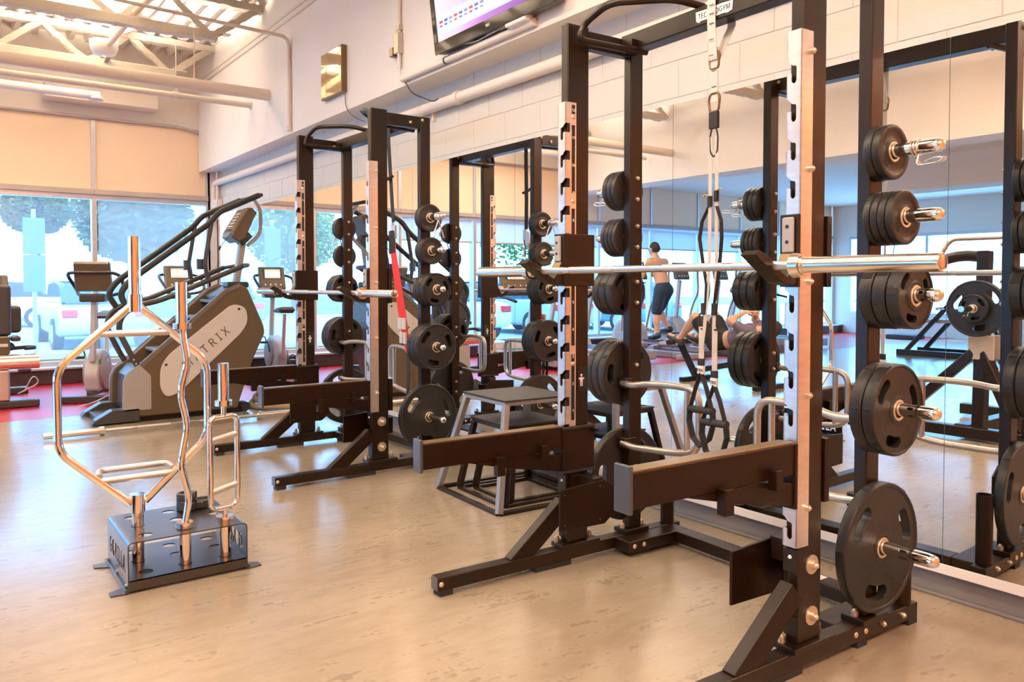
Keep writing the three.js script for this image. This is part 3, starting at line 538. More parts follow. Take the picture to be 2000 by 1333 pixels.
// ---------------------------------------------------------------- weight plates (axis along x, outer face towards +x)
function smallPlate(R, t) {
  const g = lathe([[0.0265, 0], [R - 0.004, 0], [R, 0.004], [R, t - 0.004], [R - 0.004, t], [R - 0.020, t], [R - 0.024, t - 0.006], [0.044, t - 0.006], [0.040, t - 0.001], [0.030, t - 0.001], [0.0265, t - 0.003], [0.0265, 0]], 48, 'x');
  return { body: g, hub: lathe([[0.0266, 0], [0.0355, 0], [0.0355, t + 0.0005], [0.034, t + 0.002], [0.028, t + 0.002], [0.0262, t], [0.0262, 0]], 32, 'x') };
}
function gripPlate(R, t, holeA) {
  const rim = R * 0.085, sh = new THREE.Shape(); sh.absarc(0, 0, R - rim * 0.5, 0, Math.PI * 2);
  const ctr = new THREE.Path(); ctr.absarc(0, 0, 0.03, 0, Math.PI * 2, true); sh.holes.push(ctr);
  const r0 = R * 0.60, r1 = R * 0.80, half = 0.26;
  for (const a of holeA) {
    const rc = (r0 + r1) / 2, hw = (r1 - r0) / 2 * 1.12, P = [], n = 10;
    for (let k = 0; k <= n; k++) { const q = a - half + 2 * half * k / n; P.push([(rc + hw) * Math.cos(q), (rc + hw) * Math.sin(q)]); }
    for (let k = 1; k < 6; k++) { const e = a + half, w = e + Math.PI * k / 6; P.push([rc * Math.cos(e) + hw * Math.cos(w), rc * Math.sin(e) + hw * Math.sin(w)]); }
    for (let k = n; k >= 0; k--) { const q = a - half + 2 * half * k / n; P.push([(rc - hw) * Math.cos(q), (rc - hw) * Math.sin(q)]); }
    for (let k = 1; k < 6; k++) { const e = a - half, w = e + Math.PI + Math.PI * k / 6; P.push([rc * Math.cos(e) + hw * Math.cos(w), rc * Math.sin(e) + hw * Math.sin(w)]); }
    sh.holes.push(new THREE.Path(P.map(([x, y]) => new THREE.Vector2(x, y))));
  }
  const disc = new THREE.ExtrudeGeometry(sh, { depth: t * 0.72, bevelEnabled: true, bevelThickness: 0.003, bevelSize: 0.003, bevelOffset: -0.003, bevelSegments: 2, curveSegments: 40 }).translate(0, 0, 0.004);
  const ringG = lathe([[R - rim, 0.004], [R - rim + 0.004, 0], [R - 0.005, 0], [R, 0.005], [R, t - 0.005], [R - 0.005, t], [R - rim + 0.005, t], [R - rim, t - 0.006], [R - rim, 0.004]], 56, 'z');
  const boss = lathe([[0.030, 0.0], [0.050, 0.0], [0.054, 0.004], [0.054, t - 0.007], [0.048, t - 0.001], [0.030, t - 0.001], [0.030, 0]], 36, 'z');
  // little steps on the rim
  const steps = [];
  for (const a of holeA) for (const d of [-0.55, 0.55]) steps.push(bx(R - 0.004, R + 0.0022, -0.010, 0.010, 0.006, t - 0.006).rotateZ(a + d));
  const toX = (g) => g.rotateY(Math.PI / 2);
  return { body: toX(geo([disc, ringG, boss, ...steps])), hub: lathe([[0.0268, 0], [0.037, 0], [0.037, t], [0.0355, t + 0.002], [0.029, t + 0.002], [0.0266, t], [0.0266, 0]], 32, 'x'), emblem: toX(lathe([[R * 0.16, 0], [R * 0.18, 0.0015], [R * 0.195, 0.0015], [R * 0.205, 0]], 32, 'z').translate(0, R * 0.62, t * 0.72 + 0.003)) };
}
const TRI = [0.35, 2.45, 4.5], KIND = {
  small: { ...smallPlate(0.0955, 0.030), t: 0.0315, txt: '2½' }, five: { ...smallPlate(0.094, 0.0255), t: 0.027, txt: '5' },
  ten: { ...gripPlate(0.114, 0.046, TRI), t: 0.050, R: 0.114, txt: '10' }, mid: { ...gripPlate(0.160, 0.044, TRI), t: 0.0475, R: 0.16, txt: '25' }, big: { ...gripPlate(0.2285, 0.040, TRI), t: 0.0425, R: 0.2285, txt: '45' },
};
const POS = ['innermost', 'second out', 'third out', 'fourth out'];
const LVL = ['on the top peg', 'on the second peg down', 'on the middle peg', 'on the fourth peg down', 'on the lowest peg'];
const KW = { small: 'black small plate', five: 'black five pound plate', ten: 'black ten pound plate', mid: 'black 25 pound plate', big: 'black 45 pound plate' };
function loadPeg(rk, s, lvl, kind, n, where) {
  const K = KIND[kind]; let x = s * (HW + 0.0248 + 0.003);
  for (let k = 0; k < n; k++) {
    const outer = k === n - 1;
    const g = thing('weight_plate', KW[kind] + ' ' + (n > 1 ? POS[k] + ' ' : '') + LVL[lvl] + ' ' + where, 'weight plate', onRack(rk, x, PEG_Y[lvl] - 0.003, ZR), RACK[rk].a, 'weight plates on the racks');
    const sp = new THREE.Euler(rr(0, 6.28) * (outer && s > 0 ? 0 : 1), 0, 0);
    const add = (nm, ge, mt) => { const m = part(g, nm, ge, mt); m.rotation.copy(sp); if (s < 0) m.rotation.y = Math.PI; return m; };
    const body = add('disc', K.body, M.rubber); add('hub', K.hub, M.washer);
    if (outer) {
      if (K.emblem) add('emblem', K.emblem, M.rubber);
      const f = K.R ? K.t * 0.72 * 0.93 + 0.0025 : 0.0235, rad = K.R ? K.R * 0.5 : 0.062, sz = K.R ? K.R * 0.15 : 0.014;
      const t = []; for (const a of (K.R ? [Math.PI - 0.35, -0.9] : [-2.3])) t.push(text(K.txt, sz, 0.0022).rotateZ(a - Math.PI / 2).translate(rad * Math.cos(a), rad * Math.sin(a), K.R ? K.t * 0.72 - 0.001 + 0.003 : (kind === 'small' ? 0.0235 : 0.019)));
      add('weight_mark', geo(t).rotateY(Math.PI / 2), M.rubber);
    }
    x += s * K.t;
  }
  return x;
}
const W_AR = 'of the plain bolted upright', W_AL = 'of the numbered strap upright', W_BR = 'red strap rack by boxes', W_BL = 'red strap rack by climber';
const clipAt = {};
clipAt.A = loadPeg('A', 1, 0, 'small', 2, W_AR); loadPeg('A', 1, 1, 'five', 4, W_AR); loadPeg('A', 1, 2, 'ten', 3, W_AR); loadPeg('A', 1, 3, 'mid', 2, W_AR); loadPeg('A', 1, 4, 'big', 1, W_AR);
loadPeg('A', -1, 0, 'small', 3, W_AL); loadPeg('A', -1, 1, 'five', 4, W_AL); loadPeg('A', -1, 2, 'ten', 3, W_AL); loadPeg('A', -1, 3, 'mid', 3, W_AL); loadPeg('A', -1, 4, 'big', 1, W_AL);
clipAt.B = loadPeg('B', 1, 0, 'small', 2, W_BR); loadPeg('B', 1, 1, 'five', 3, W_BR); loadPeg('B', 1, 2, 'ten', 3, W_BR); loadPeg('B', 1, 3, 'mid', 3, W_BR); loadPeg('B', 1, 4, 'big', 1, W_BR);
loadPeg('B', -1, 0, 'small', 2, W_BL); loadPeg('B', -1, 1, 'five', 2, W_BL); loadPeg('B', -1, 2, 'ten', 3, W_BL); loadPeg('B', -1, 3, 'mid', 3, W_BL); loadPeg('B', -1, 4, 'big', 1, W_BL);
// spring clips
function springClip(pos, turn, label, spin) {
  const g = thing('spring_clip', label, 'spring clip', pos, turn, 'spring clips');
  const h = []; for (let k = 0; k <= 40; k++) { const a = k / 40 * Math.PI * 2 * 2.6 - 1.9; h.push(V(-0.013 + 0.026 * k / 40, 0.0265 * Math.cos(a), 0.0265 * Math.sin(a))); }
  const w = new THREE.Group(); w.name = 'wire'; 
  part(g, 'coil', sweep(h, ring(0.0031, 8)), M.sleeve).rotation.x = spin;
  const fin = (x, sgn) => tube([[x, -0.022, sgn * 0.012], [x, -0.052, sgn * 0.030], [x + 0.012, -0.060, sgn * 0.034], [x + 0.075, -0.056, sgn * 0.034], [x + 0.092, -0.045, sgn * 0.034], [x + 0.07, -0.038, sgn * 0.034], [x + 0.03, -0.048, sgn * 0.034]], 0.0031, 0.012, 8);
  for (const s of [-1, 1]) part(g, 'finger_loop', fin(s * 0.012, s), M.sleeve).rotation.x = spin;
  return g;
}
springClip(onRack('A', 0.775, PEG_Y[0], ZR), RACK.A.a, 'sprung wire clip on the top peg of the plain bolted upright', 0.15);
springClip(onRack('A', -0.80, PEG_Y[0], ZR), RACK.A.a + Math.PI, 'sprung wire clip on the top peg of the numbered upright', -0.3);
{ // clips with the fingers hanging straight down
  const c = thing('spring_clip', 'sprung wire clip with long prongs on the top peg of the red strap rack', 'spring clip', onRack('B', 0.80, PEG_Y[0], ZR), RACK.B.a, 'spring clips');
  const h = []; for (let k = 0; k <= 40; k++) { const a = k / 40 * Math.PI * 2 * 2.5; h.push(V(-0.012 + 0.024 * k / 40, 0.0265 * Math.cos(a), 0.0265 * Math.sin(a))); }
  part(c, 'coil', sweep(h, ring(0.0032, 8)), M.sleeve);
  for (const s of [-1, 1]) part(c, 'prong', [tube([[0.01 * s, -0.026, 0.006 * s], [0.012 * s, -0.06, 0.022 * s], [0.012 * s, -0.145, 0.05 * s]], 0.0034, 0.02, 8), tube([[0.012 * s, -0.09, 0.033 * s], [0.012 * s, -0.145, 0.05 * s]], 0.006, 0.02, 8)], M.sleeve);
  const d = dup(c, 'sprung wire clip with long prongs on the top peg towards the window'); d.position.set(...onRack('B', -0.80, PEG_Y[0], ZR));
}
// ---------------------------------------------------------------- bar holder with three bars
const holderMat = std([0.030, 0.028, 0.027], 0.32, 0.2, { clearcoat: 0.8, clearcoatRoughness: 0.22 });
{
  const g = thing('bar_holder', 'black bent steel bar holder with cut out lettering standing on the floor', 'bar holder', [-3.742, 0, 2.445]);
  const hx = 0.2325, hz = 0.245, t = 0.005, yt = 0.213;
  const holes = []; for (const x of [-0.15, -0.005, 0.15]) for (const z of [-0.17, 0, 0.16]) holes.push([x, z]);
  const plateWithHoles = (x0, x1, z0, z1) => { const sh = poly([[x0, z0], [x1, z0], [x1, z1], [x0, z1]]); for (const [x, z] of holes) { const p = new THREE.Path(); p.absarc(x, z, 0.0285, 0, Math.PI * 2, true); sh.holes.push(p); } return new THREE.ExtrudeGeometry(sh, { depth: t, bevelEnabled: false, curveSegments: 14 }).rotateX(Math.PI / 2); };
  part(g, 'top_plate', [plateWithHoles(-hx, hx, -hz + 0.02, hz - 0.02).translate(0, yt, 0), ...[-1, 1].map((s) => { const P = []; for (let k = 0; k <= 6; k++) { const a = k / 6 * Math.PI / 2; P.push([s * (hz - 0.02 + 0.02 * Math.sin(a)), yt - 0.02 + 0.02 * Math.cos(a)]); } for (let k = 6; k >= 0; k--) { const a = k / 6 * Math.PI / 2; P.push([s * (hz - 0.02 + 0.015 * Math.sin(a)), yt - 0.02 + 0.015 * Math.cos(a)]); } return side(s > 0 ? P : P.reverse(), -hx, hx); })], holderMat);
  part(g, 'lower_shelf', [plateWithHoles(-hx, hx, -hz + t, hz - t).translate(0, 0.055, 0), bx(hx - t, hx, 0.012, 0.055, -hz + t, hz - t)], holderMat);
  for (const s of [-1, 1]) {
    const sh = poly([[-hx, 0.004], [hx, 0.004], [hx, yt - 0.02], [-hx, yt - 0.02]]);
    const letters = font.generateShapes('GORILLA', 0.062); let mx = 0; letters.forEach((l) => l.getPoints(3).forEach((p) => mx = Math.max(mx, p.x)));
    const sc = 0.36 / mx;
    for (const l of letters) sh.holes.push(new THREE.Path(l.getPoints(4).map((p) => new THREE.Vector2((p.x - mx / 2) * sc, p.y * 1.15 + 0.075))));
    const pl = new THREE.ExtrudeGeometry(sh, { depth: t, bevelEnabled: false }).translate(0, 0, hz - t); if (s < 0) pl.rotateY(Math.PI);
    const m = part(g, 'side_plate', pl, holderMat, 'side plate with the cut out word GORILLA');
    part(m, 'lower_rail', bx(-hx, hx, 0.0, 0.022, s > 0 ? hz : -hz - 0.012, s > 0 ? hz + 0.012 : -hz, 0.002), holderMat);
    for (const x of [-0.2, 0, 0.2]) bolt(m, new THREE.CylinderGeometry(0.007, 0.007, 0.006, 6).rotateX(Math.PI / 2), x, 0.03, s * (hz + 0.003), M.alu, 'screw');
    for (const x of [-1, 1]) part(m, 'foot_tab', extr(poly(x * s > 0 ? [[-0.055, 0], [0.03, 0], [0.02, 0.065], [-0.025, 0.065]] : [[-0.03, 0], [0.055, 0], [0.025, 0.065], [-0.02, 0.065]]), 0.006).rotateX(Math.PI / 2).rotateY(s > 0 ? 0 : Math.PI).translate(x * (hx - 0.03), 0.006, s * hz), holderMat);
  }
}
{ // hexagonal deadlift bar
  const g = thing('hex_bar', 'chrome hexagonal trap bar standing upright in the bar holder', 'trap bar', [-3.742 - 0.005 + 0.0, 0, 2.445 + 0.16]);
  const P = [[0, 1.178, 0.022], [0, 0.925, 0.302], [0, 0.575, 0.302], [0, 0.318, 0.03]];
  for (const s of [1, -1]) part(g, 'frame_bend', tube(P.map(([x, y, z]) => [x, y, z * s]), 0.0165, 0.06, 14), M.chrome);
  part(g, 'upper_sleeve', [cyl(V(0, 1.16, 0), V(0, 1.487, 0), 0.0245, 0.0245, 28), cyl(V(0, 1.158, 0), V(0, 1.235, 0), 0.031, 0.031, 28)], M.chrome);
  part(g, 'lower_sleeve', [cyl(V(0, 0.01, 0), V(0, 0.345, 0), 0.0245, 0.0245, 28), cyl(V(0, 0.275, 0), V(0, 0.355, 0), 0.031, 0.031, 28)], M.chrome);
  part(g, 'grip', cyl(V(0, 1.065, 0.15), V(0, 1.065, -0.15), 0.0150, 0.0150, 16), M.dullBar);
  part(g, 'grip', cyl(V(0.0, 0.43, 0.155), V(0.0, 0.43, -0.155), 0.0145, 0.0145, 16), M.dullBar);
  part(g, 'raised_grip', [tube([[0.0, 0.45, 0.15], [-0.08, 0.46, 0.14], [-0.08, 0.46, -0.14], [0.0, 0.45, -0.15]], 0.0135, 0.03, 12)], M.dullBar);
}
{ // cambered curl bar
  const g = thing('curl_bar', 'chrome zigzag curl bar standing upright in the bar holder', 'curl bar', [-3.742 + 0.15, 0, 2.445]);
  part(g, 'shaft', tube([[0, 0.21, 0], [0, 0.25, -0.004], [0, 0.345, -0.02], [0, 0.495, 0.016], [0, 0.66, -0.016], [0, 0.81, 0.014], [0, 0.93, -0.018], [0, 1.06, 0.0], [0, 1.11, 0.0]], 0.0145, 0.04, 14), M.chrome);
  part(g, 'upper_sleeve', [cyl(V(0, 1.10, 0.004), V(0, 1.287, 0.004), 0.0245, 0.0245, 28), cyl(V(0, 1.085, 0.003), V(0, 1.11, 0.003), 0.037, 0.037, 28)], M.chrome);
  part(g, 'lower_sleeve', [cyl(V(0, 0.01, 0), V(0, 0.21, 0), 0.0245, 0.0245, 28), cyl(V(0, 0.216, 0), V(0, 0.240, 0), 0.037, 0.037, 28)], M.chrome);
}
{ // triceps hammer bar
  const g = thing('triceps_bar', 'chrome rectangular triceps bar with twin grips standing upright in the bar holder', 'triceps bar', [-3.742 + 0.15, 0, 2.445 - 0.17]);
  g.rotation.y = 0.25;
  part(g, 'frame', tube([[0, 0.275, 0], [0, 0.275, 0.066], [0, 0.685, 0.066], [0, 0.685, -0.066], [0, 0.275, -0.066]], 0.0125, 0.035, 12, true), M.chrome);
  for (const y of [0.36, 0.59]) part(g, 'grip', cyl(V(0, y - 0.008, 0.06), V(0, y + 0.010, -0.06), 0.0135, 0.0135, 14), M.dullBar);
  part(g, 'upper_sleeve', [cyl(V(0, 0.74, 0), V(0, 0.925, 0), 0.0245, 0.0245, 28), cyl(V(0, 0.735, 0), V(0, 0.758, 0), 0.038, 0.038, 28), cyl(V(0, 0.68, 0), V(0, 0.74, 0), 0.012, 0.012, 16)], M.chrome);
  part(g, 'lower_sleeve', [cyl(V(0, 0.01, 0), V(0, 0.215, 0), 0.0245, 0.0245, 28), cyl(V(0, 0.2135, 0), V(0, 0.238, 0), 0.038, 0.038, 28), cyl(V(0, 0.23, 0), V(0, 0.28, 0), 0.012, 0.012, 16)], M.chrome);
}
{ // pair of clamp collars on the holder
  for (const [dx, dz, l, tw] of [[-0.14, -0.075, 'black plastic clamp collar lying on the bar holder', 0.4], [-0.145, -0.155, 'black plastic clamp collar standing near the triceps bar', -0.5]]) {
    const g = thing('clamp_collar', l, 'collar', [-3.742 + dx, 0.2135, 2.445 + dz], tw, 'clamp collars');
    part(g, 'ring', lathe([[0.026, 0], [0.040, 0], [0.042, 0.004], [0.042, 0.036], [0.040, 0.04], [0.026, 0.04], [0.026, 0]], 24), M.plasticDark);
    const o = part(g, 'lever', [bx(0.034, 0.056, 0.004, 0.036, -0.014, 0.020, 0.004), bx(0.02, 0.06, 0.008, 0.05, 0.036, 0.05, 0.003)], M.plasticDark);
    if (dx === -0.14) { const b = thing('clamp_collar', 'black plastic clamp collar stacked on another collar on the bar holder', 'collar', [-3.742 + dx, 0.254, 2.445 + dz], 2.2, 'clamp collars'); part(b, 'ring', lathe([[0.026, 0], [0.040, 0], [0.042, 0.004], [0.042, 0.036], [0.040, 0.04], [0.026, 0.04], [0.026, 0]], 24), M.plasticDark); part(b, 'lever', [bx(0.034, 0.056, 0.004, 0.036, -0.014, 0.020, 0.004)], M.plasticDark); }
  }
}
// ---------------------------------------------------------------- nested plyometric boxes
function plyo(label, cx, cz, turn, base, top, h, legMat, topMat, w = 0.035) {
  const g = thing('plyometric_box', label, 'plyometric box', [cx, 0, cz], turn, 'nested plyometric boxes');
  const b = base / 2, t = top / 2;
  for (const [sx, sz] of [[-1, -1], [1, -1], [1, 1], [-1, 1]]) part(g, 'leg', bar(V(sx * b, 0.01, sz * b), V(sx * t, h - 0.03, sz * t), w, w, 0.003, V(0, 0, 1)), legMat);
  for (const [a, c] of [[[-1, -1], [1, -1]], [[1, -1], [1, 1]], [[1, 1], [-1, 1]], [[-1, 1], [-1, -1]]]) {
    part(g, 'floor_bar', bar(V(a[0] * b, w * 0.3, a[1] * b), V(c[0] * b, w * 0.3, c[1] * b), w * 0.9, w * 0.6, 0.003), legMat === M.plyoSteel ? M.black : legMat);
  }
  part(g, 'top_frame', bx(-t - 0.015, t + 0.015, h - 0.035, h - 0.012, -t - 0.015, t + 0.015, 0.003), legMat);
  part(g, 'top_pad', bx(-t - 0.02, t + 0.02, h - 0.012, h, -t - 0.02, t + 0.02, 0.004), topMat, 'pebbled rubber top');
  return g;
}
M.plyoSteel = std([0.36, 0.36, 0.37], 0.38, 0.6);
M.pebble = new THREE.MeshPhysicalMaterial({ color: new THREE.Color().setRGB(0.06, 0.055, 0.05), roughness: 0.5, bumpMap: rubBump, bumpScale: 0.003 });
plyo('tall plyometric box with grey steel legs straddling smaller black boxes', -3.83, 0.46, -0.05, 0.70, 0.44, 0.615, M.plyoSteel, M.pebble, 0.036);
plyo('medium black plyometric box nested inside the tall grey legged box', -3.85, 0.44, -0.05, 0.52, 0.38, 0.46, M.black, M.pebble, 0.034);
plyo('low black plyometric box nested innermost under the other boxes', -3.85, 0.42, -0.05, 0.40, 0.32, 0.31, M.black, M.pebble, 0.034);

// ---------------------------------------------------------------- suspension trainer on the grey strap rack
const flat = (pts, w, t = 0.003, rad = 0.03) => sweep(fillet(pts.map((q) => V(...q)), rad, 4), [[-t / 2, -w / 2], [t / 2, -w / 2], [t / 2, w / 2], [-t / 2, w / 2]]);
function ribbon(pts, w, t = 0.003, wdir = V(1, 0, 0)) { // flat strap whose width stays along wdir
  const g = new THREE.BufferGeometry(), pos = [], idx = []; const P = pts.map((q) => V(...q)), n = P.length;
  for (let i = 0; i < n; i++) { const d = (i === 0 ? P[1].clone().sub(P[0]) : i === n - 1 ? P[n - 1].clone().sub(P[n - 2]) : P[i + 1].clone().sub(P[i - 1])).normalize(); const nn = d.clone().cross(wdir).normalize(); for (const [a, b] of [[-1, -1], [1, -1], [1, 1], [-1, 1]]) { const q = P[i].clone().addScaledVector(wdir, a * w / 2).addScaledVector(nn, b * t / 2); pos.push(q.x, q.y, q.z); } }
  for (let i = 0; i < n - 1; i++) for (let k = 0; k < 4; k++) { const a = i * 4 + k, b = i * 4 + (k + 1) % 4; idx.push(a, b, a + 4, b, b + 4, a + 4); }
  idx.push(0, 2, 1, 0, 3, 2, (n - 1) * 4, (n - 1) * 4 + 1, (n - 1) * 4 + 2, (n - 1) * 4, (n - 1) * 4 + 2, (n - 1) * 4 + 3);
  g.setAttribute('position', new THREE.Float32BufferAttribute(pos, 3)); g.setIndex(idx); const h = g.toNonIndexed(); h.computeVertexNormals(); return h;
}
{
  const g = thing('suspension_trainer', 'grey suspension straps with black handles hanging from the grey strap rack beam', 'suspension straps', onRack('A', -0.02, 0, -0.27), RACK.A.a);
  part(g, 'anchor_loop', [ribbon([[0.0, 2.20, 0.018], [-0.004, 2.35, 0.026], [-0.006, 2.447, 0.024], [0.0, 2.450, -0.02], [0.012, 2.446, -0.07], [0.016, 2.35, -0.075], [0.006, 2.20, 0.006]], 0.042, 0.003)], M.strapGrey);
  const an = part(g, 'anchor_strap', ribbon([[0, 2.25, 0.012], [0, 2.13, 0.010], [0, 2.03, 0.008]], 0.037, 0.0035), M.strapGrey);
  part(an, 'stitching', [2.42, 2.385, 2.345, 2.28, 2.215, 2.155, 2.09].map((y) => bx(-0.012, 0.012, y, y + 0.003, y > 2.2 ? 0.030 : 0.0118, y > 2.2 ? 0.0312 : 0.013)), M.ink);
  const ringPts = (y0, y1, w) => tube([[-w * 0.62, y0, 0.01], [-w, y0 - (y0 - y1) * 0.3, 0.01], [-w * 0.75, y1, 0.01], [w * 0.75, y1, 0.01], [w, y0 - (y0 - y1) * 0.25, 0.01], [w * 0.7, y0, 0.01]], 0.005, 0.012, 8, true);
  part(g, 'carabiner', ringPts(2.235, 2.165, 0.027), M.bronze);
  part(g, 'carabiner', ringPts(2.065, 1.99, 0.030), M.bronze);
  part(g, 'webbing_sleeve', bx(-0.023, 0.023, 1.92, 1.99, 0.002, 0.018, 0.003), M.strapBlack);
  part(g, 'center_loop', tube([[-0.012, 1.92, 0.01], [-0.021, 1.89, 0.01], [-0.019, 1.825, 0.01], [0, 1.80, 0.01], [0.019, 1.825, 0.01], [0.021, 1.89, 0.01], [0.012, 1.92, 0.01]], 0.0035, 0.02, 8), M.strapBlack);
  const strand = (s, x0, x1, yb) => {
    part(g, 'strap', ribbon([[x0, 1.89, 0.01], [x0, 1.6, 0.01], [x0 + s * 0.002, 1.35, 0.01], [x1 * 0.7, 1.1, 0.012], [x1, 0.99, 0.012]], 0.014, 0.003, V(0.9, 0, -0.43).normalize()), M.strapGrey, 'grey webbing strap');
    part(g, 'adjuster', bx(x0 - 0.008, x0 + 0.008, 1.60 + (s > 0 ? 0.02 : 0), 1.645 + (s > 0 ? 0.02 : 0), 0.002, 0.02, 0.003), M.strapBlack);
    part(g, 'pull_tab', ribbon([[x0 + s * 0.004, 1.645 + (s > 0 ? 0.02 : 0), 0.012], [x0 + s * 0.022, 1.652 + (s > 0 ? 0.02 : 0), 0.012], [x0 + s * 0.034, 1.645 + (s > 0 ? 0.02 : 0), 0.014]], 0.009, 0.003, V(0, 0.3, 1).normalize()), M.yellow, 'yellow pull tab');
    part(g, 'slack_strap', ribbon([[x0 + s * 0.004, 1.60, 0.012], [x0 + s * 0.034, 1.54, 0.02], [x0 + s * 0.042, 1.47, 0.025], [x0 + s * 0.03, 1.38, 0.02], [x0 + s * 0.012, 1.28, 0.015], [x1 * 0.6, 1.17, 0.012]], 0.015, 0.003, V(0.5, 0, -0.85).normalize()), M.strapBlack);
    part(g, 'buckle', [tube([[x1 - 0.012, 1.155, 0.01], [x1 - 0.014, 1.09, 0.01], [x1 + 0.014, 1.09, 0.01], [x1 + 0.012, 1.155, 0.01]], 0.004, 0.01, 8, true), bx(x1 * 0.8 - 0.012, x1 * 0.8 + 0.012, 1.15, 1.20, 0.004, 0.018, 0.003)], M.strapBlack);
    part(g, 'lower_strap', ribbon([[x1, 1.10, 0.01], [x1, 0.95, 0.01], [x1, yb + 0.10, 0.01]], 0.022, 0.004, V(0.92, 0, -0.4).normalize()), M.strapGrey);
    const tb = part(g, 'fabric_label', [bx(x1 - 0.017, x1 + 0.017, yb + 0.04, yb + 0.075, 0.004, 0.018, 0.002)], M.white, 'white label on the strap'); part(tb, 'lettering', text('TRX', 0.013, 0.0008).translate(x1, yb + 0.056, 0.0182), M.ink);
    part(g, 'label_band', bx(x1 - 0.016, x1 + 0.016, yb + 0.075, yb + 0.105, 0.005, 0.017, 0.002), M.strapBlack);
    const hy = yb - 0.115;
    for (const q of [-1, 1]) part(g, 'handle_strap', ribbon([[x1, yb + 0.045, 0.01], [x1 + q * 0.03, yb - 0.02, 0.01], [x1 + q * 0.062, hy, 0.01]], 0.025, 0.003, V(0, 0, 1)), M.strapBlack);
    part(g, 'handle_grip', cyl(V(x1 - 0.068, hy, 0.01), V(x1 + 0.068, hy + 0.004, 0.01), 0.016, 0.016, 16), M.rubberSoft);
    part(g, 'grip_end', cyl(V(x1 - 0.071, hy, 0.01), V(x1 - 0.068, hy, 0.01), 0.014, 0.014, 16), M.yellow);
    part(g, 'foot_cradle', ribbon([[x1 - 0.062, hy, 0.01], [x1 - 0.066, hy - 0.05, 0.01], [x1 - 0.045, hy - 0.12, 0.01], [x1, hy - 0.155, 0.012], [x1 + 0.045, hy - 0.12, 0.01], [x1 + 0.068, hy - 0.05, 0.01], [x1 + 0.062, hy, 0.01]], 0.032, 0.005, V(0, 0, 1)), M.strapBlack);
  };
  strand(-1, -0.018, -0.060, 0.86); strand(1, 0.016, 0.012, 0.815);
}
// ---------------------------------------------------------------- straps on the red strap rack
{
  const g = thing('suspension_trainer', 'black and red suspension straps hanging from the red strap rack beam', 'suspension straps', onRack('B', 0.32, 0, -0.27), RACK.B.a);
  part(g, 'anchor_strap', ribbon([[0, 2.452, -0.02], [0, 2.445, 0.03], [0.0, 2.30, 0.03], [0.02, 1.95, 0.02], [0.03, 1.72, 0.01]], 0.045, 0.004), M.strapBlack);
  part(g, 'knot', tube([[-0.045, 2.02, 0.03], [0, 2.03, 0.045], [0.06, 2.045, 0.03]], 0.011, 0.02, 8), M.strapBlack);
  part(g, 'buckle', [bx(-0.005, 0.03, 1.63, 1.72, 0, 0.02, 0.004), bx(0.035, 0.065, 1.60, 1.70, 0, 0.02, 0.004)], M.alu);
  for (const [x0, x1, x2, d] of [[0.0, 0.13, 0.24, 0], [0.045, 0.20, 0.27, 0.012]]) {
    part(g, 'red_strap', ribbon([[x0, 1.63, 0.01 + d], [x0 + 0.02, 1.50, 0.012 + d], [x1, 1.08, 0.014 + d], [x2, 0.80, 0.016 + d]], 0.034, 0.004, V(0.85, 0, -0.5).normalize()), M.red, 'bright red webbing strap');
    part(g, 'black_sleeve', ribbon([[x0, 1.66, 0.014 + d], [x0 + 0.012, 1.50, 0.018 + d]], 0.036, 0.005, V(0.85, 0, -0.5).normalize()), M.strapBlack);
    part(g, 'buckle', [bx(x1 - 0.0, x1 + 0.05, 0.96, 1.04, 0.02 + d, 0.035 + d, 0.004), bx(x1 + 0.02, x1 + 0.06, 0.86, 0.94, 0.02 + d, 0.035 + d, 0.004)], M.strapGrey);
    part(g, 'tail_strap', ribbon([[x2, 0.80, 0.016 + d], [x2 + 0.01, 0.62, 0.02 + d], [x2 - 0.01, 0.42, 0.02 + d]], 0.03, 0.004), M.strapBlack);
  }
}
// rope coiled behind the stair climber
{
  const g = thing('battle_rope', 'coil of thick tan battle rope on the floor by the red strap rack', 'rope', [-8.05, 0, 0.42]);
  for (let k = 0; k < 3; k++) { const P = []; for (let i = 0; i <= 40; i++) { const a = i / 40 * Math.PI * 2; P.push(V((0.33 - 0.05 * k) * Math.cos(a), 0.035 + 0.055 * k + 0.01 * Math.sin(3 * a + k), (0.27 - 0.04 * k) * Math.sin(a))); } part(g, 'coil', sweep(P, ring(0.03, 10)), M.ropeMat ||= new THREE.MeshStandardMaterial({ color: new THREE.Color().setRGB(0.50, 0.36, 0.20), roughness: 0.9, bumpMap: rubBump, bumpScale: 0.004 })); }
}
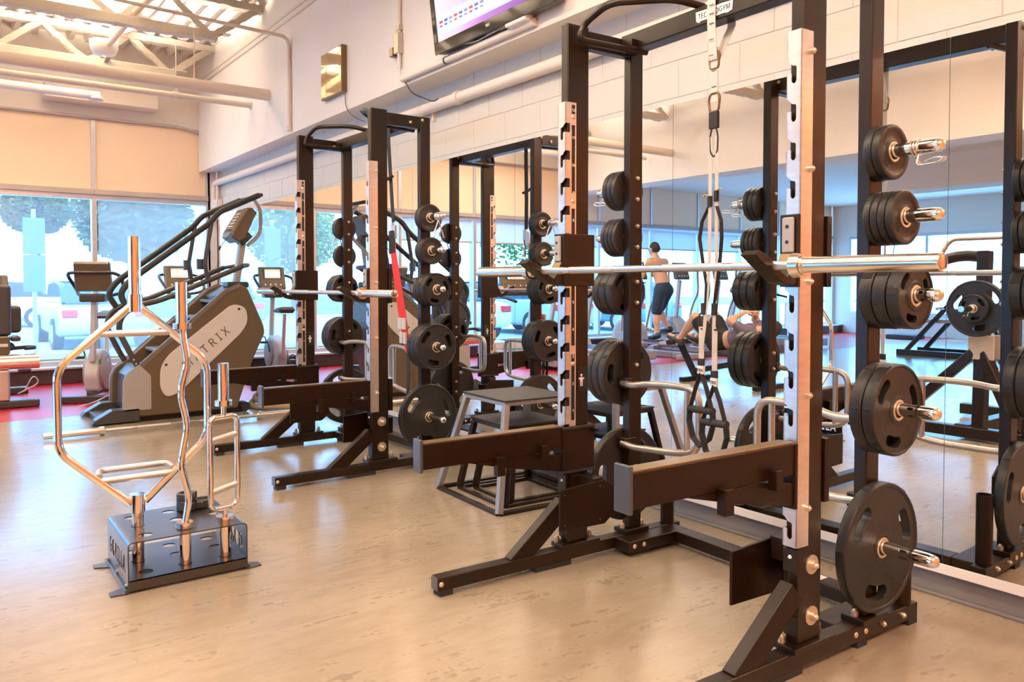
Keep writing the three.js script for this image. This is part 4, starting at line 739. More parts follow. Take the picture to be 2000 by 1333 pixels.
// ---------------------------------------------------------------- stair climber
{
  const g = thing('stair_climber', 'tall brown stair climbing machine with pale side panel by the window', 'stair climber', [-8.2, 0, 1.4]);
  const z = (P) => P.map(([a, b]) => [a - 1.4, b]);
  const outline = z([[1.94, 0.10], [1.935, 0.37], [1.90, 0.46], [1.79, 0.535], [1.02, 1.215], [0.88, 1.275], [0.80, 1.24], [0.64, 0.86], [0.63, 0.78], [0.74, 0.55], [0.89, 0.12], [0.90, 0.05], [1.81, 0.05]]);
  for (const s of [-1, 1]) {
    const sp = part(g, 'side_panel', side(outline, s > 0 ? 0.27 : -0.35, s > 0 ? 0.35 : -0.27, 0.012, 0.03), M.plasticBrown);
    part(sp, 'edge_trim', side(z([[1.79, 0.545], [1.02, 1.225], [0.88, 1.287], [0.86, 1.25], [1.0, 1.19], [1.77, 0.50]]), s > 0 ? 0.345 : -0.356, s > 0 ? 0.356 : -0.345, 0.003), std([0.15, 0.125, 0.10], 0.4));
    part(sp, 'grey_cowl', side(z([[1.945, 0.11], [1.94, 0.37], [1.90, 0.47], [1.80, 0.535], [1.70, 0.43], [1.70, 0.11]]), s > 0 ? 0.345 : -0.36, s > 0 ? 0.36 : -0.345, 0.004, 0.02), M.plasticGrey);
    const pp = part(sp, 'badge_panel', side(z([[1.62, 0.50], [1.55, 0.61], [0.95, 1.085], [0.82, 1.05], [0.80, 0.90], [0.87, 0.79], [1.46, 0.245], [1.57, 0.21], [1.625, 0.30]]), s > 0 ? 0.347 : -0.362, s > 0 ? 0.362 : -0.347, 0.004, 0.06), M.panel, 'pale rounded side panel lettered MATRIX');
    const tx = text('M A T R I X', 0.082, 0.003, fontR).rotateZ(0.70); tx.rotateY(s * Math.PI / 2); if (s < 0) { tx.rotateX(0); }
    tx.translate(s * 0.3622, 0.665, 1.205 - 1.4);
    part(pp, 'lettering', tx, std([0.13, 0.11, 0.09], 0.5));
    for (const [a, b] of [[1.57, 0.52], [0.89, 1.03]]) part(pp, 'cap_screw', cyl(V(s * 0.3615, b, a - 1.4), V(s * 0.364, b, a - 1.4), 0.012), M.ink);
    // floor tongue
    part(g, 'foot_wing', side(z([[2.20, 0.012], [2.17, 0.05], [2.03, 0.13], [1.80, 0.135], [1.80, 0.012]]), s > 0 ? 0.22 : -0.36, s > 0 ? 0.36 : -0.22, 0.006), M.plasticDark);
    // rails
    const X = s * 0.30, q = (P) => P.map(([a, b]) => [X, b, a - 1.4]);
    const r1 = part(g, 'hand_rail', tube(q([[1.54, 0.06], [1.84, 0.58], [1.965, 0.86], [1.93, 1.00], [1.80, 1.08], [1.61, 1.12], [0.84, 1.45]]), 0.026, 0.09), M.plasticDark);
    part(r1, 'rail_bolt', [cyl(V(X + s * 0.02, 0.58, 0.44), V(X + s * 0.026, 0.58, 0.44), 0.009), cyl(V(X + s * 0.02, 0.54, 0.42), V(X + s * 0.026, 0.54, 0.42), 0.009)], M.alu);
    part(g, 'upper_rail', tube(q([[1.88, 1.06], [1.95, 1.18], [1.87, 1.30], [1.14, 1.87], [1.06, 1.98], [0.66, 2.17]]), 0.028, 0.1), M.rubberSoft);
    part(g, 'rail_stanchion', tube(q([[1.12, 1.91], [1.195, 1.48], [1.17, 1.33]]), 0.021, 0.08), M.plasticDark);
    part(g, 'cup_holder', lathe([[0.036, 0], [0.038, 0.10], [0.033, 0.10], [0.031, 0.004], [0.0001, 0.004]], 20).translate(X - s * 0.05, 1.42, 1.22 - 1.4), M.plasticDark);
  }
  part(g, 'lower_front_tray', bx(-0.27, 0.27, 0.01, 0.06, 0.38, 0.74, 0.004), M.plasticDark);
  part(g, 'front_cover', [side(z([[1.90, 0.10], [1.88, 0.42], [1.80, 0.50], [1.72, 0.46], [1.72, 0.10]]), -0.265, 0.265, 0.006)], M.plasticDark);
  for (let k = 0; k < 5; k++) part(g, 'stair_tread', [bx(-0.262, 0.262, 0.47 + 0.155 * k, 0.50 + 0.155 * k, 0.20 - 0.175 * k, 0.40 - 0.175 * k, 0.006), bx(-0.262, 0.262, 0.33 + 0.155 * k, 0.47 + 0.155 * k, 0.20 - 0.175 * k, 0.215 - 0.175 * k)], M.treadMat ||= std([0.16, 0.17, 0.19], 0.45));
  part(g, 'rear_cowl', side(z([[1.05, 1.16], [0.86, 1.27], [0.80, 1.22], [0.645, 0.86], [0.64, 0.78], [0.90, 0.10], [1.0, 0.12]]), -0.268, 0.268, 0.008), M.plasticDark);
  part(g, 'base_frame', [bx(-0.30, -0.22, 0.0, 0.06, -0.55, 0.45, 0.006), bx(0.22, 0.30, 0.0, 0.06, -0.55, 0.45, 0.006)], M.black);
  for (const s of [-1, 1]) part(g, 'rear_wheel', cyl(V(s * 0.25 - 0.05, 0.05, -0.58), V(s * 0.25 + 0.05, 0.05, -0.58), 0.05), M.rubberSoft);
  part(g, 'mast', bar(V(0, 1.26, 0.81 - 1.4), V(0, 1.72, 0.735 - 1.4), 0.09, 0.06, 0.012, V(0, 0, 1)), M.plasticGrey);
  part(g, 'mast_collar', bx(-0.10, 0.10, 1.24, 1.30, -0.70, -0.48, 0.02), M.plasticDark);
  part(g, 'rail_bridge', tube([[-0.30, 1.45, 0.84 - 1.4], [-0.22, 1.47, 0.74 - 1.4], [0.22, 1.47, 0.74 - 1.4], [0.30, 1.45, 0.84 - 1.4]], 0.020, 0.06), M.plasticDark);
  part(g, 'top_bridge', [tube([[-0.30, 2.17, 0.66 - 1.4], [-0.26, 2.18, 0.62 - 1.4], [0.26, 2.18, 0.62 - 1.4], [0.30, 2.17, 0.66 - 1.4]], 0.020, 0.06)], M.rubberSoft);
  part(g, 'console_hoop', [tube([[0.04, 2.17, 0.64 - 1.4], [0.04, 2.06, 0.56 - 1.4], [0.04, 1.80, 0.555 - 1.4], [0.04, 1.67, 0.70 - 1.4]], 0.018, 0.1)], M.plasticGrey);
  const cons = new THREE.Group();
  const co = part(g, 'console', side([[0.075, -0.17], [0.085, -0.12], [0.05, 0.165], [0.0, 0.19], [-0.06, 0.17], [-0.06, -0.12], [-0.02, -0.19]], -0.17, 0.17, 0.015), M.plasticBrown); co.position.set(0, 1.88, 0.76 - 1.4); co.rotation.x = -0.42;
  const kp = []; for (let r = 0; r < 5; r++) for (let c = 0; c < 4; c++) kp.push(bx(-0.06 + c * 0.035, -0.038 + c * 0.035, -0.06 + r * 0.038, -0.045 + r * 0.038, 0, 0.003).rotateX(-0.12).translate(0, 0, 0.074 - 0.005 * 0));
  part(co, 'keypad', kp, M.number); part(co, 'tray_slot', bx(-0.09, 0.09, -0.115, -0.085, 0.06, 0.086, 0.004), M.ink);
  part(co, 'earphone_plug', [tube([[0.12, -0.13, 0.08], [0.125, -0.22, 0.10], [0.12, -0.30, 0.12]], 0.004, 0.03, 6), bx(0.11, 0.13, -0.34, -0.30, 0.11, 0.13, 0.003)], M.ink);
  part(g, 'console_base', bar(V(0, 1.70, 0.78 - 1.4), V(0, 1.80, 0.68 - 1.4), 0.16, 0.09, 0.015), M.plasticDark);
}

// ---------------------------------------------------------------- exercise bikes, ellipticals, treadmills (riders face the windows, -x)
const screenTex = (() => { const c = document.createElement('canvas'); c.width = 128; c.height = 80; const x = c.getContext('2d'); x.fillStyle = '#fff2df'; x.fillRect(0, 0, 128, 80); x.fillStyle = '#e9c9a0'; x.fillRect(0, 0, 128, 14); x.fillStyle = '#ffffff'; x.fillRect(24, 24, 80, 34); x.fillStyle = '#c9a06a'; for (let i = 0; i < 5; i++) x.fillRect(10 + i * 22, 66, 14, 6); const t = new THREE.CanvasTexture(c); t.colorSpace = THREE.SRGBColorSpace; return t; })();
M.screen = new THREE.MeshStandardMaterial({ color: 0x111111, roughness: 0.2, emissive: 0xffffff, emissiveMap: screenTex, emissiveIntensity: 1.0 });
M.silverPlastic = std([0.48, 0.46, 0.45], 0.4);
const xy = (P, z0, z1, bev = 0.008, r = 0) => extr(r ? rounded(P, r) : poly(P), z1 - z0, bev).translate(0, 0, z0); // profile in x,y
function consoleUnit(parent, x, y, tilt, w = 0.36, h = 0.30) {
  const c = part(parent, 'console', [xy([[-0.05, -h / 2], [0.03, -h / 2 - 0.03], [0.05, -h / 2], [0.03, h / 2], [-0.01, h / 2 + 0.02], [-0.04, h / 2]], -w / 2, w / 2, 0.012)], M.plasticBrown); c.position.set(x, y, 0); c.rotation.z = tilt;
  part(c, 'screen_bezel', bx(0.026, 0.044, -0.03, h / 2 - 0.01, -w * 0.37, w * 0.37, 0.004).rotateZ(-0.06), M.plasticDark);
  part(c, 'screen', new THREE.PlaneGeometry(w * 0.6, h * 0.42).rotateY(Math.PI / 2).translate(0.0455, 0.055, 0).rotateZ(-0.06), M.screen);
  part(c, 'button_row', [-0.3, -0.1, 0.1, 0.3].map((k) => bx(0.036, 0.05, -h / 2 + 0.03, -h / 2 + 0.055, k * w - 0.012, k * w + 0.012, 0.003)), M.number);
  return c;
}
function bike(label, x, z, turn) {
  const g = thing('exercise_bike', label, 'exercise bike', [x, 0, z], turn, 'exercise bikes');
  for (const a of [-0.52, 0.46]) part(g, 'stabiliser_foot', bx(a - 0.045, a + 0.045, 0.0, 0.075, -0.28, 0.28, 0.012), M.plasticDark);
  part(g, 'frame_beam', bar(V(-0.52, 0.09, 0), V(0.46, 0.09, 0), 0.07, 0.06, 0.01), M.plasticDark);
  part(g, 'shroud', xy([[-0.46, 0.10], [-0.48, 0.30], [-0.36, 0.50], [-0.20, 0.56], [0.06, 0.48], [0.16, 0.30], [0.10, 0.10]], -0.07, 0.07, 0.015, 0.06), M.silverPlastic);
  part(g, 'flywheel_cover', [cyl(V(-0.22, 0.30, -0.10), V(-0.22, 0.30, 0.10), 0.19, 0.19, 32), cyl(V(-0.22, 0.30, 0.10), V(-0.22, 0.30, 0.112), 0.15, 0.12, 32), cyl(V(-0.22, 0.30, -0.112), V(-0.22, 0.30, -0.10), 0.12, 0.15, 32)], M.plasticGrey);
  part(g, 'brand_badge', bx(-0.45, -0.36, 0.40, 0.46, 0.0705, 0.0725), std([0.05, 0.35, 0.28], 0.4));
  part(g, 'mast', bar(V(-0.40, 0.42, 0), V(-0.30, 1.12, 0), 0.075, 0.055, 0.015, V(0, 0, 1)), M.silverPlastic);
  consoleUnit(g, -0.33, 1.36, 0.25);
  part(g, 'console_neck', [bx(-0.40, -0.22, 1.08, 1.17, -0.13, 0.13, 0.02)], M.plasticDark);
  part(g, 'handlebar', tube([[-0.30, 1.14, -0.10], [-0.15, 1.16, -0.20], [-0.02, 1.20, -0.24], [-0.25, 1.36, -0.27], [-0.42, 1.40, -0.22], [-0.42, 1.40, 0.22], [-0.25, 1.36, 0.27], [-0.02, 1.20, 0.24], [-0.15, 1.16, 0.20], [-0.30, 1.14, 0.10]], 0.018, 0.07), M.rubberSoft);
  part(g, 'seat_post', bar(V(0.16, 0.25, 0), V(0.26, 0.86, 0), 0.05, 0.045, 0.01, V(0, 0, 1)), M.alu);
  part(g, 'seat', xy([[0.08, 0.88], [0.05, 0.91], [0.15, 0.945], [0.38, 0.965], [0.43, 0.93], [0.38, 0.88]], -0.11, 0.11, 0.03), M.cushion);
  for (const s of [-1, 1]) { const p = part(g, 'pedal_crank', [bar(V(-0.05, 0.33, s * 0.12), V(-0.05 + s * 0.09, 0.33 - s * 0.13, s * 0.12), 0.02, 0.03), bx(-0.11 + s * 0.09, 0.01 + s * 0.09, 0.315 - s * 0.13, 0.345 - s * 0.13, s > 0 ? 0.13 : -0.23, s > 0 ? 0.23 : -0.13, 0.006)], M.plasticDark); part(p, 'toe_strap', tube([[-0.06 + s * 0.09, 0.34 - s * 0.13, s * 0.14], [-0.06 + s * 0.09, 0.41 - s * 0.13, s * 0.15], [-0.06 + s * 0.09, 0.41 - s * 0.13, s * 0.21], [-0.06 + s * 0.09, 0.34 - s * 0.13, s * 0.22]], 0.008, 0.04, 8), M.rubberSoft); }
  part(g, 'power_cord', tube([[-0.5, 0.06, 0.24], [-0.6, 0.05, 0.3], [-0.75, 0.12, 0.26], [-0.68, 0.03, 0.1], [-0.95, 0.02, 0.0]], 0.006, 0.1, 8), M.white);
  return g;
}
bike('upright exercise bike with looped handlebar behind the chrome trap bar', -9.95, 1.78, 2.75);
bike('upright exercise bike in the corner beside the mirror', -10.75, 0.66, 0.06);
{ // recumbent bike seen from behind, at the left
  const g = thing('recumbent_bike', 'recumbent exercise bike with padded grey backrest facing the windows', 'recumbent bike', [-9.55, 0, 2.86], 0.0);
  part(g, 'rear_foot', bx(-0.05, 0.06, 0.0, 0.08, -0.42, 0.42, 0.015), M.plasticDark);
  part(g, 'front_foot', bx(-1.25, -1.14, 0.0, 0.08, -0.42, 0.42, 0.015), M.plasticDark);
  part(g, 'frame_beam', bar(V(-1.2, 0.13, 0), V(0.0, 0.13, 0), 0.12, 0.10, 0.02), M.silverPlastic);
  part(g, 'seat_column', bx(-0.06, 0.07, 0.08, 0.40, -0.16, 0.16, 0.02), std([0.58, 0.54, 0.50], 0.3, 0.5));
  part(g, 'cross_cylinder', [cyl(V(0.03, 0.475, -0.42), V(0.03, 0.475, 0.42), 0.078, 0.078, 28)], std([0.78, 0.72, 0.62], 0.22, 0.85), 'polished tan cylinder behind the seat');
  part(g, 'seat_carriage', bx(-0.20, 0.02, 0.55, 0.74, -0.17, 0.17, 0.02), M.plasticBrown);
  part(g, 'carriage_label', bx(0.0205, 0.0215, 0.635, 0.665, -0.15, 0.02), M.number);
  part(g, 'backrest', [bx(-0.12, -0.04, 0.74, 1.27, -0.19, 0.19, 0.035)], M.cushion, 'dark grey padded backrest');
  part(g, 'head_wing', [bx(-0.30, -0.2, 0.76, 1.05, -0.29, 0.29, 0.04)], M.cushion);
  part(g, 'seat', bx(-0.58, -0.10, 0.58, 0.66, -0.22, 0.22, 0.03), M.cushion);
  for (const s of [-1, 1]) { const h = part(g, 'side_handle', tube([[-0.2, 0.60, s * 0.2], [-0.2, 0.61, s * 0.36], [-0.05, 0.61, s * 0.40], [0.02, 0.61, s * 0.30]], 0.02, 0.05), M.rubberSoft); part(g, 'side_tray', bx(-0.35, -0.05, 0.68, 0.735, s > 0 ? 0.18 : -0.27, s > 0 ? 0.27 : -0.18, 0.02), M.plasticDark); part(g, 'pulley', lathe([[0.02, -0.03], [0.06, -0.03], [0.065, 0], [0.06, 0.03], [0.02, 0.03]], 20).translate(-0.35, 0.35, s * 0.32), M.plasticDark); }
  part(g, 'drive_shroud', xy([[-1.30, 0.12], [-1.32, 0.45], [-1.15, 0.72], [-0.95, 0.66], [-0.80, 0.40], [-0.80, 0.12]], -0.10, 0.10, 0.02, 0.08), M.silverPlastic);
  part(g, 'mast', bar(V(-1.15, 0.66, 0), V(-1.05, 1.05, 0), 0.09, 0.06, 0.015, V(0, 0, 1)), M.silverPlastic);
  consoleUnit(g, -1.05, 1.22, 0.3, 0.46, 0.30);
  part(g, 'power_cord', tube([[-0.9, 0.06, -0.36], [-0.85, 0.25, -0.44], [-0.95, 0.14, -0.52], [-1.0, 0.02, -0.3]], 0.007, 0.08, 8), M.white);
}
function elliptical(label, x, z) {
  const g = thing('elliptical_trainer', label, 'elliptical', [x, 0, z], 0, 'elliptical trainers along the windows');
  part(g, 'base', [bx(-0.95, 0.85, 0.0, 0.10, -0.10, 0.10, 0.02), bx(-0.98, -0.86, 0, 0.09, -0.30, 0.30, 0.02), bx(0.76, 0.88, 0, 0.09, -0.34, 0.34, 0.02)], M.plasticGrey);
  part(g, 'drive_housing', xy([[-0.95, 0.08], [-1.0, 0.35], [-0.85, 0.62], [-0.62, 0.68], [-0.36, 0.50], [-0.30, 0.20], [-0.34, 0.08]], -0.16, 0.16, 0.03, 0.08), M.silverPlastic);
  part(g, 'drive_disc', [cyl(V(-0.64, 0.36, -0.185), V(-0.64, 0.36, 0.185), 0.22, 0.22, 32)], M.plasticGrey);
  part(g, 'mast', bar(V(-0.58, 0.55, 0), V(-0.48, 1.35, 0), 0.08, 0.06, 0.015, V(0, 0, 1)), M.silverPlastic);
  consoleUnit(g, -0.46, 1.52, 0.25);
  for (const s of [-1, 1]) {
    part(g, 'swing_arm', tube([[-0.55 + s * 0.05, 0.42, s * 0.26], [-0.48 + s * 0.08, 0.85, s * 0.27], [-0.36 + s * 0.10, 1.12, s * 0.29], [-0.40 + s * 0.12, 1.48, s * 0.27], [-0.34 + s * 0.12, 1.62, s * 0.25]], 0.020, 0.12), M.plasticGrey);
    const l = part(g, 'pedal_beam', bar(V(-0.60, 0.36 + s * 0.12, s * 0.22), V(0.62, 0.26, s * 0.20), 0.06, 0.06, 0.01), M.silverPlastic);
    part(l, 'foot_plate', bx(-0.08, 0.30, 0.335 + s * 0.06, 0.365 + s * 0.06, s * 0.20 - 0.08, s * 0.20 + 0.08, 0.012), M.plasticDark);
  }
  return g;
}
function treadmill(label, x, z) {
  const g = thing('treadmill', label, 'treadmill', [x, 0, z], 0, 'treadmills along the windows');
  part(g, 'deck', bx(-0.70, 1.05, 0.05, 0.20, -0.42, 0.42, 0.02), M.plasticGrey);
  part(g, 'belt', bx(-0.50, 1.02, 0.2005, 0.206, -0.27, 0.27), M.rubberSoft);
  part(g, 'motor_hood', xy([[-1.0, 0.06], [-1.0, 0.26], [-0.85, 0.34], [-0.55, 0.32], [-0.48, 0.21], [-0.48, 0.06]], -0.42, 0.42, 0.03, 0.05), M.silverPlastic);
  part(g, 'hood_badge', bx(-0.82, -0.70, 0.335, 0.345, -0.07, 0.07, 0.004), M.plasticDark);
  for (const s of [-1, 1]) { part(g, 'foot', bx(-0.9, -0.8, 0, 0.06, s * 0.3 - 0.04, s * 0.3 + 0.04, 0.01), M.rubberSoft); part(g, 'rear_foot', bx(0.9, 0.98, 0, 0.06, s * 0.3 - 0.04, s * 0.3 + 0.04, 0.01), M.rubberSoft); const u = part(g, 'upright', bar(V(-0.72, 0.25, s * 0.42), V(-0.52, 1.15, s * 0.42), 0.09, 0.06, 0.015, V(0, 0, 1)), M.silverPlastic); part(u, 'hand_rail', tube([[-0.52, 1.10, s * 0.42], [-0.3, 1.08, s * 0.42], [0.10, 1.0, s * 0.42]], 0.024, 0.1), M.rubberSoft); }
  part(g, 'console_bridge', bx(-0.58, -0.40, 1.08, 1.20, -0.42, 0.42, 0.03), M.plasticDark);
  consoleUnit(g, -0.50, 1.36, 0.25, 0.6, 0.34);
  return g;
}
treadmill('treadmill with grey hood seen only in the mirror near the red strap rack', -9.9, 4.5);
treadmill('treadmill with grey hood beside the elliptical of the person in blue shorts', -9.9, 5.8);
elliptical('elliptical trainer under the person in blue shorts', -9.7, 7.1);
elliptical('elliptical trainer next to the occupied one along the windows', -9.7, 8.25);
elliptical('elliptical trainer third in the row along the windows', -9.7, 9.4);
treadmill('treadmill farthest along the window wall', -9.9, 10.7);

// plate loaded machine that shows in the mirror
{
  const g = thing('plate_loaded_machine', 'black plate loaded lever machine with loaded sleeve seen in the mirror', 'weight machine', [-3.0, 0, 4.05]);
  part(g, 'floor_frame', [bx(-0.06, 0.06, 0.02, 0.12, -0.45, 0.85, 0.01), bx(-0.55, 0.55, 0.02, 0.12, 0.75, 0.87, 0.01), bx(-0.75, 0.55, 0.02, 0.11, -0.5, -0.4, 0.01)], M.black);
  part(g, 'column', bar(V(0.10, 0.10, -0.35), V(0.10, 1.55, -0.30), 0.11, 0.09, 0.008, V(1, 0, 0)), M.black);
  part(g, 'joint_plate', [bx(0.02, 0.22, 0.66, 0.86, -0.28, -0.265, 0.006), bx(0.02, 0.22, 0.66, 0.86, -0.405, -0.39, 0.006)], M.panel, 'pale steel joint plate');
  part(g, 'brace', [bar(V(-0.55, 0.10, -0.42), V(0.06, 0.72, -0.36), 0.09, 0.08, 0.01), bar(V(0.42, 0.10, -0.42), V(0.12, 0.72, -0.36), 0.09, 0.08, 0.01)], M.black);
  part(g, 'lever_arm', tube([[0.10, 1.50, -0.30], [-0.10, 1.52, -0.30], [-0.42, 1.42, -0.32], [-0.55, 1.18, -0.34]], 0.045, 0.25), M.black);
  part(g, 'handle', tube([[-0.25, 1.55, -0.28], [-0.2, 1.66, -0.25], [0.4, 1.66, -0.22], [0.5, 1.60, -0.2]], 0.018, 0.08), M.dullSteel);
  part(g, 'seat', bx(0.25, 0.60, 0.45, 0.52, -0.2, 0.2, 0.03), M.cushion); part(g, 'back_pad', bx(0.14, 0.22, 0.60, 1.25, -0.16, 0.16, 0.03), M.cushion); part(g, 'seat_post', bx(0.36, 0.46, 0.1, 0.45, -0.05, 0.05, 0.01), M.black);
  part(g, 'loading_sleeve', [cyl(V(0.12, 1.08, -0.36), V(0.12, 1.08, -0.76), 0.0245, 0.0245, 24), cyl(V(0.12, 1.08, -0.36), V(0.12, 1.08, -0.46), 0.038, 0.038, 24)], M.sleeve);
  const pl = (R, K, zz, l) => { const t = thing('weight_plate', l, 'weight plate', [-2.88, 1.08, 4.05 + zz], Math.PI / 2, 'weight plates on the lever machine'); part(t, 'disc', K.body, M.rubber); part(t, 'hub', K.hub, M.washer); };
  pl(0.2285, KIND.big, -0.47, 'large black grip plate on the lever machine sleeve'); pl(0.114, KIND.ten, -0.514, 'small black grip plate on the lever machine sleeve');
  springClip([-2.88, 1.08, 3.455], Math.PI / 2, 'sprung wire clip on the lever machine sleeve', 0.8);
}
{ // angled frame machine far behind, in the mirror only
  const g = thing('leg_press', 'black angled frame leg machine on the pale floor far behind', 'weight machine', [-6.6, 0, 11.2]);
  for (const s of [-1, 1]) { part(g, 'incline_rail', bar(V(-0.55, 0.08, s * 0.35), V(0.45, 1.25, s * 0.30), 0.07, 0.07, 0.01), M.black); part(g, 'rear_strut', bar(V(0.75, 0.06, s * 0.38), V(0.42, 1.22, s * 0.30), 0.06, 0.06, 0.01), M.black); part(g, 'plate_horn', cyl(V(0.1, 0.85, s * 0.32), V(0.1, 0.85, s * 0.62), 0.024), M.chrome); }
  part(g, 'floor_frame', [bx(-0.7, 0.85, 0.0, 0.10, -0.42, -0.34, 0.01), bx(-0.7, 0.85, 0.0, 0.10, 0.34, 0.42, 0.01), bx(0.75, 0.85, 0.0, 0.10, -0.34, 0.34, 0.01)], M.black);
  part(g, 'sled', bar(V(-0.1, 0.62, -0.3), V(-0.1, 0.62, 0.3), 0.5, 0.06, 0.02), M.plasticGrey); part(g, 'seat', bar(V(-0.75, 0.3, -0.25), V(-0.75, 0.3, 0.25), 0.5, 0.09, 0.03), M.cushion);
}
// ---------------------------------------------------------------- outside the windows
struct('ground_outside', bx(-90, XW - 0.2, -0.3, -0.12, -40, 60), std([0.42, 0.43, 0.45], 0.9), 'parking lot');
struct('sidewalk', bx(-15.5, XW - 0.2, -0.12, -0.06, -40, 60), std([0.62, 0.60, 0.57], 0.9), 'pale pavement outside');
struct('lawn', bx(-90, -34, -0.12, -0.08, -40, 60), std([0.16, 0.26, 0.08], 0.95), 'grass verge');
function car(label, x, z, turn, paint) {
  const g = thing('parked_car', label, 'car', [x, -0.12, z], turn, 'parked cars outside');
  part(g, 'body', xy([[-2.2, 0.35], [-2.25, 0.62], [-2.1, 0.86], [-1.25, 0.95], [1.5, 0.98], [2.15, 0.9], [2.25, 0.6], [2.2, 0.35], [1.75, 0.28], [-1.8, 0.28]], -0.88, 0.88, 0.06, 0.12), paint);
  const c = part(g, 'cabin', xy([[-1.35, 0.92], [-0.75, 1.46], [0.6, 1.52], [1.35, 1.42], [1.75, 0.95]], -0.76, 0.76, 0.08, 0.12), M.carGlass ||= std([0.06, 0.09, 0.12], 0.08));
  part(c, 'roof', xy([[-0.72, 1.44], [-0.6, 1.53], [0.62, 1.56], [1.3, 1.45]], -0.72, 0.72, 0.02), paint);
  for (const a of [-1.4, 1.35]) for (const s of [-1, 1]) { const w = part(g, 'wheel', cyl(V(a, 0.33, s * 0.72), V(a, 0.33, s * 0.92), 0.33, 0.33, 24), M.rubberSoft); part(w, 'wheel_rim', cyl(V(a, 0.33, s * 0.915), V(a, 0.33, s * 0.93), 0.21, 0.19, 18), M.alu); }
  for (const s of [-1, 1]) { part(g, 'headlamp', bx(-2.24, -2.12, 0.66, 0.80, s * 0.66 - 0.16, s * 0.66 + 0.16, 0.03), M.white); part(g, 'tail_lamp', bx(2.12, 2.25, 0.70, 0.86, s * 0.68 - 0.14, s * 0.68 + 0.14, 0.03), M.red); }
  return g;
}
const pW = std([0.75, 0.77, 0.80], 0.25), pB = std([0.16, 0.28, 0.50], 0.25), pS = std([0.42, 0.46, 0.50], 0.25);
car('silver blue car parked straight outside the corner window', -20.5, 0.4, 0.0, pS);
car('blue car parked beyond the sign post', -24, 3.4, 0.0, pB);
car('white car parked beside the sign post', -30, 2.0, 1.5, pW);
car('white car parked past the blue car along the windows', -17.8, 7.4, 0.0, pW);
car('silver car parked outside the elliptical trainers', -17.8, 10.4, 0.0, pS);
car('blue car parked outside the farthest windows', -17.8, 13.6, 0.0, pB);
{
  const g = thing('sign_post', 'back of two blue grey signs stacked on a post outside', 'sign', [-14.8, -0.12, 2.0]);
  part(g, 'post', bx(-0.03, 0.03, 0, 2.6, -0.03, 0.03, 0.005), M.alu);
  const sm = std([0.22, 0.30, 0.40], 0.5);
  part(g, 'sign_panel', bx(0.03, 0.045, 1.88, 2.46, -0.155, 0.155, 0.004), sm); part(g, 'lower_sign_panel', bx(0.03, 0.045, 1.27, 1.86, -0.155, 0.155, 0.004), sm);
}
function tree(label, x, z, h, r, col) {
  const g = thing('leafy_tree', label, 'tree', [x, -0.12, z], 0, 'trees beyond the parking lot');
  part(g, 'trunk', tube([[0, 0, 0], [0.1, h * 0.3, 0.05], [-0.05, h * 0.6, 0]], 0.16, 0.5), std([0.12, 0.08, 0.05], 0.9));
  const leaf = new THREE.PlaneGeometry(0.17, 0.12), n = 6500, fo = [];
  for (let i = 0; i < n; i++) { const a = rr(0, 6.283), c = rr(-1, 1), q = r * Math.pow(rnd(), 0.4), s = Math.sqrt(1 - c * c); const lg = leaf.clone(); lg.rotateX(rr(0, 6)); lg.rotateY(rr(0, 6)); const k = rr(0.7, 1.3); lg.scale(k, k, k); lg.translate(q * s * Math.cos(a), h * 0.66 + q * c * 0.85, q * s * Math.sin(a)); fo.push(lg); }
  const f = part(g, 'foliage', fo, new THREE.MeshPhysicalMaterial({ color: new THREE.Color().setRGB(...col), roughness: 1, transmission: 0.35, thickness: 0, side: THREE.DoubleSide })); f.userData.kind = 'stuff';
  return g;
}
tree('broad dark green tree outside the corner window', -26, -1.6, 5.2, 1.65, [0.07, 0.12, 0.05]);
tree('small dark green tree just past the sign post', -33, 0.3, 6.2, 1.1, [0.07, 0.14, 0.04]);
tree('bright green tree beyond the white car', -40, 12, 6.0, 2.4, [0.14, 0.26, 0.06]);
tree('tall green tree outside the farthest windows', -34, 23, 8.0, 3.6, [0.09, 0.20, 0.05]);
tree('pale green tree farthest towards the corner', -46, -15, 8.0, 3.4, [0.11, 0.2, 0.07]);
// ---------------------------------------------------------------- people (seen in the mirror)
function surface(sdf, c, half, res) { // isosurface of a distance field on a cube grid
  const mc = new MarchingCubes(res, new THREE.MeshStandardMaterial(), true, false, 60000); mc.isolation = 0;
  const n = mc.size, h = n / 2;
  for (let k = 0; k < n; k++) for (let j = 0; j < n; j++) for (let i = 0; i < n; i++) mc.field[i + j * n + k * n * n] = -sdf(c[0] + half * (i - h) / h, c[1] + half * (j - h) / h, c[2] + half * (k - h) / h);
  mc.update();
  const pos = new Float32Array(mc.positionArray.slice(0, mc.count * 3)), nor = new Float32Array(mc.normalArray.slice(0, mc.count * 3));
  for (let i = 0; i < pos.length; i += 3) { pos[i] = c[0] + pos[i] * half; pos[i + 1] = c[1] + pos[i + 1] * half; pos[i + 2] = c[2] + pos[i + 2] * half; }
  const g = new THREE.BufferGeometry(); g.setAttribute('position', new THREE.BufferAttribute(pos, 3)); g.setAttribute('normal', new THREE.BufferAttribute(nor, 3)); return g;
}
const smin = (a, b, k) => { const h = Math.max(k - Math.abs(a - b), 0) / k; return Math.min(a, b) - h * h * k * 0.25; };
function capsule(x, y, z, a, b, ra, rb) { const bx_ = b[0] - a[0], by = b[1] - a[1], bz = b[2] - a[2]; const t = Math.max(0, Math.min(1, ((x - a[0]) * bx_ + (y - a[1]) * by + (z - a[2]) * bz) / (bx_ * bx_ + by * by + bz * bz))); return Math.hypot(x - a[0] - bx_ * t, y - a[1] - by * t, z - a[2] - bz * t) - (ra + (rb - ra) * t); }
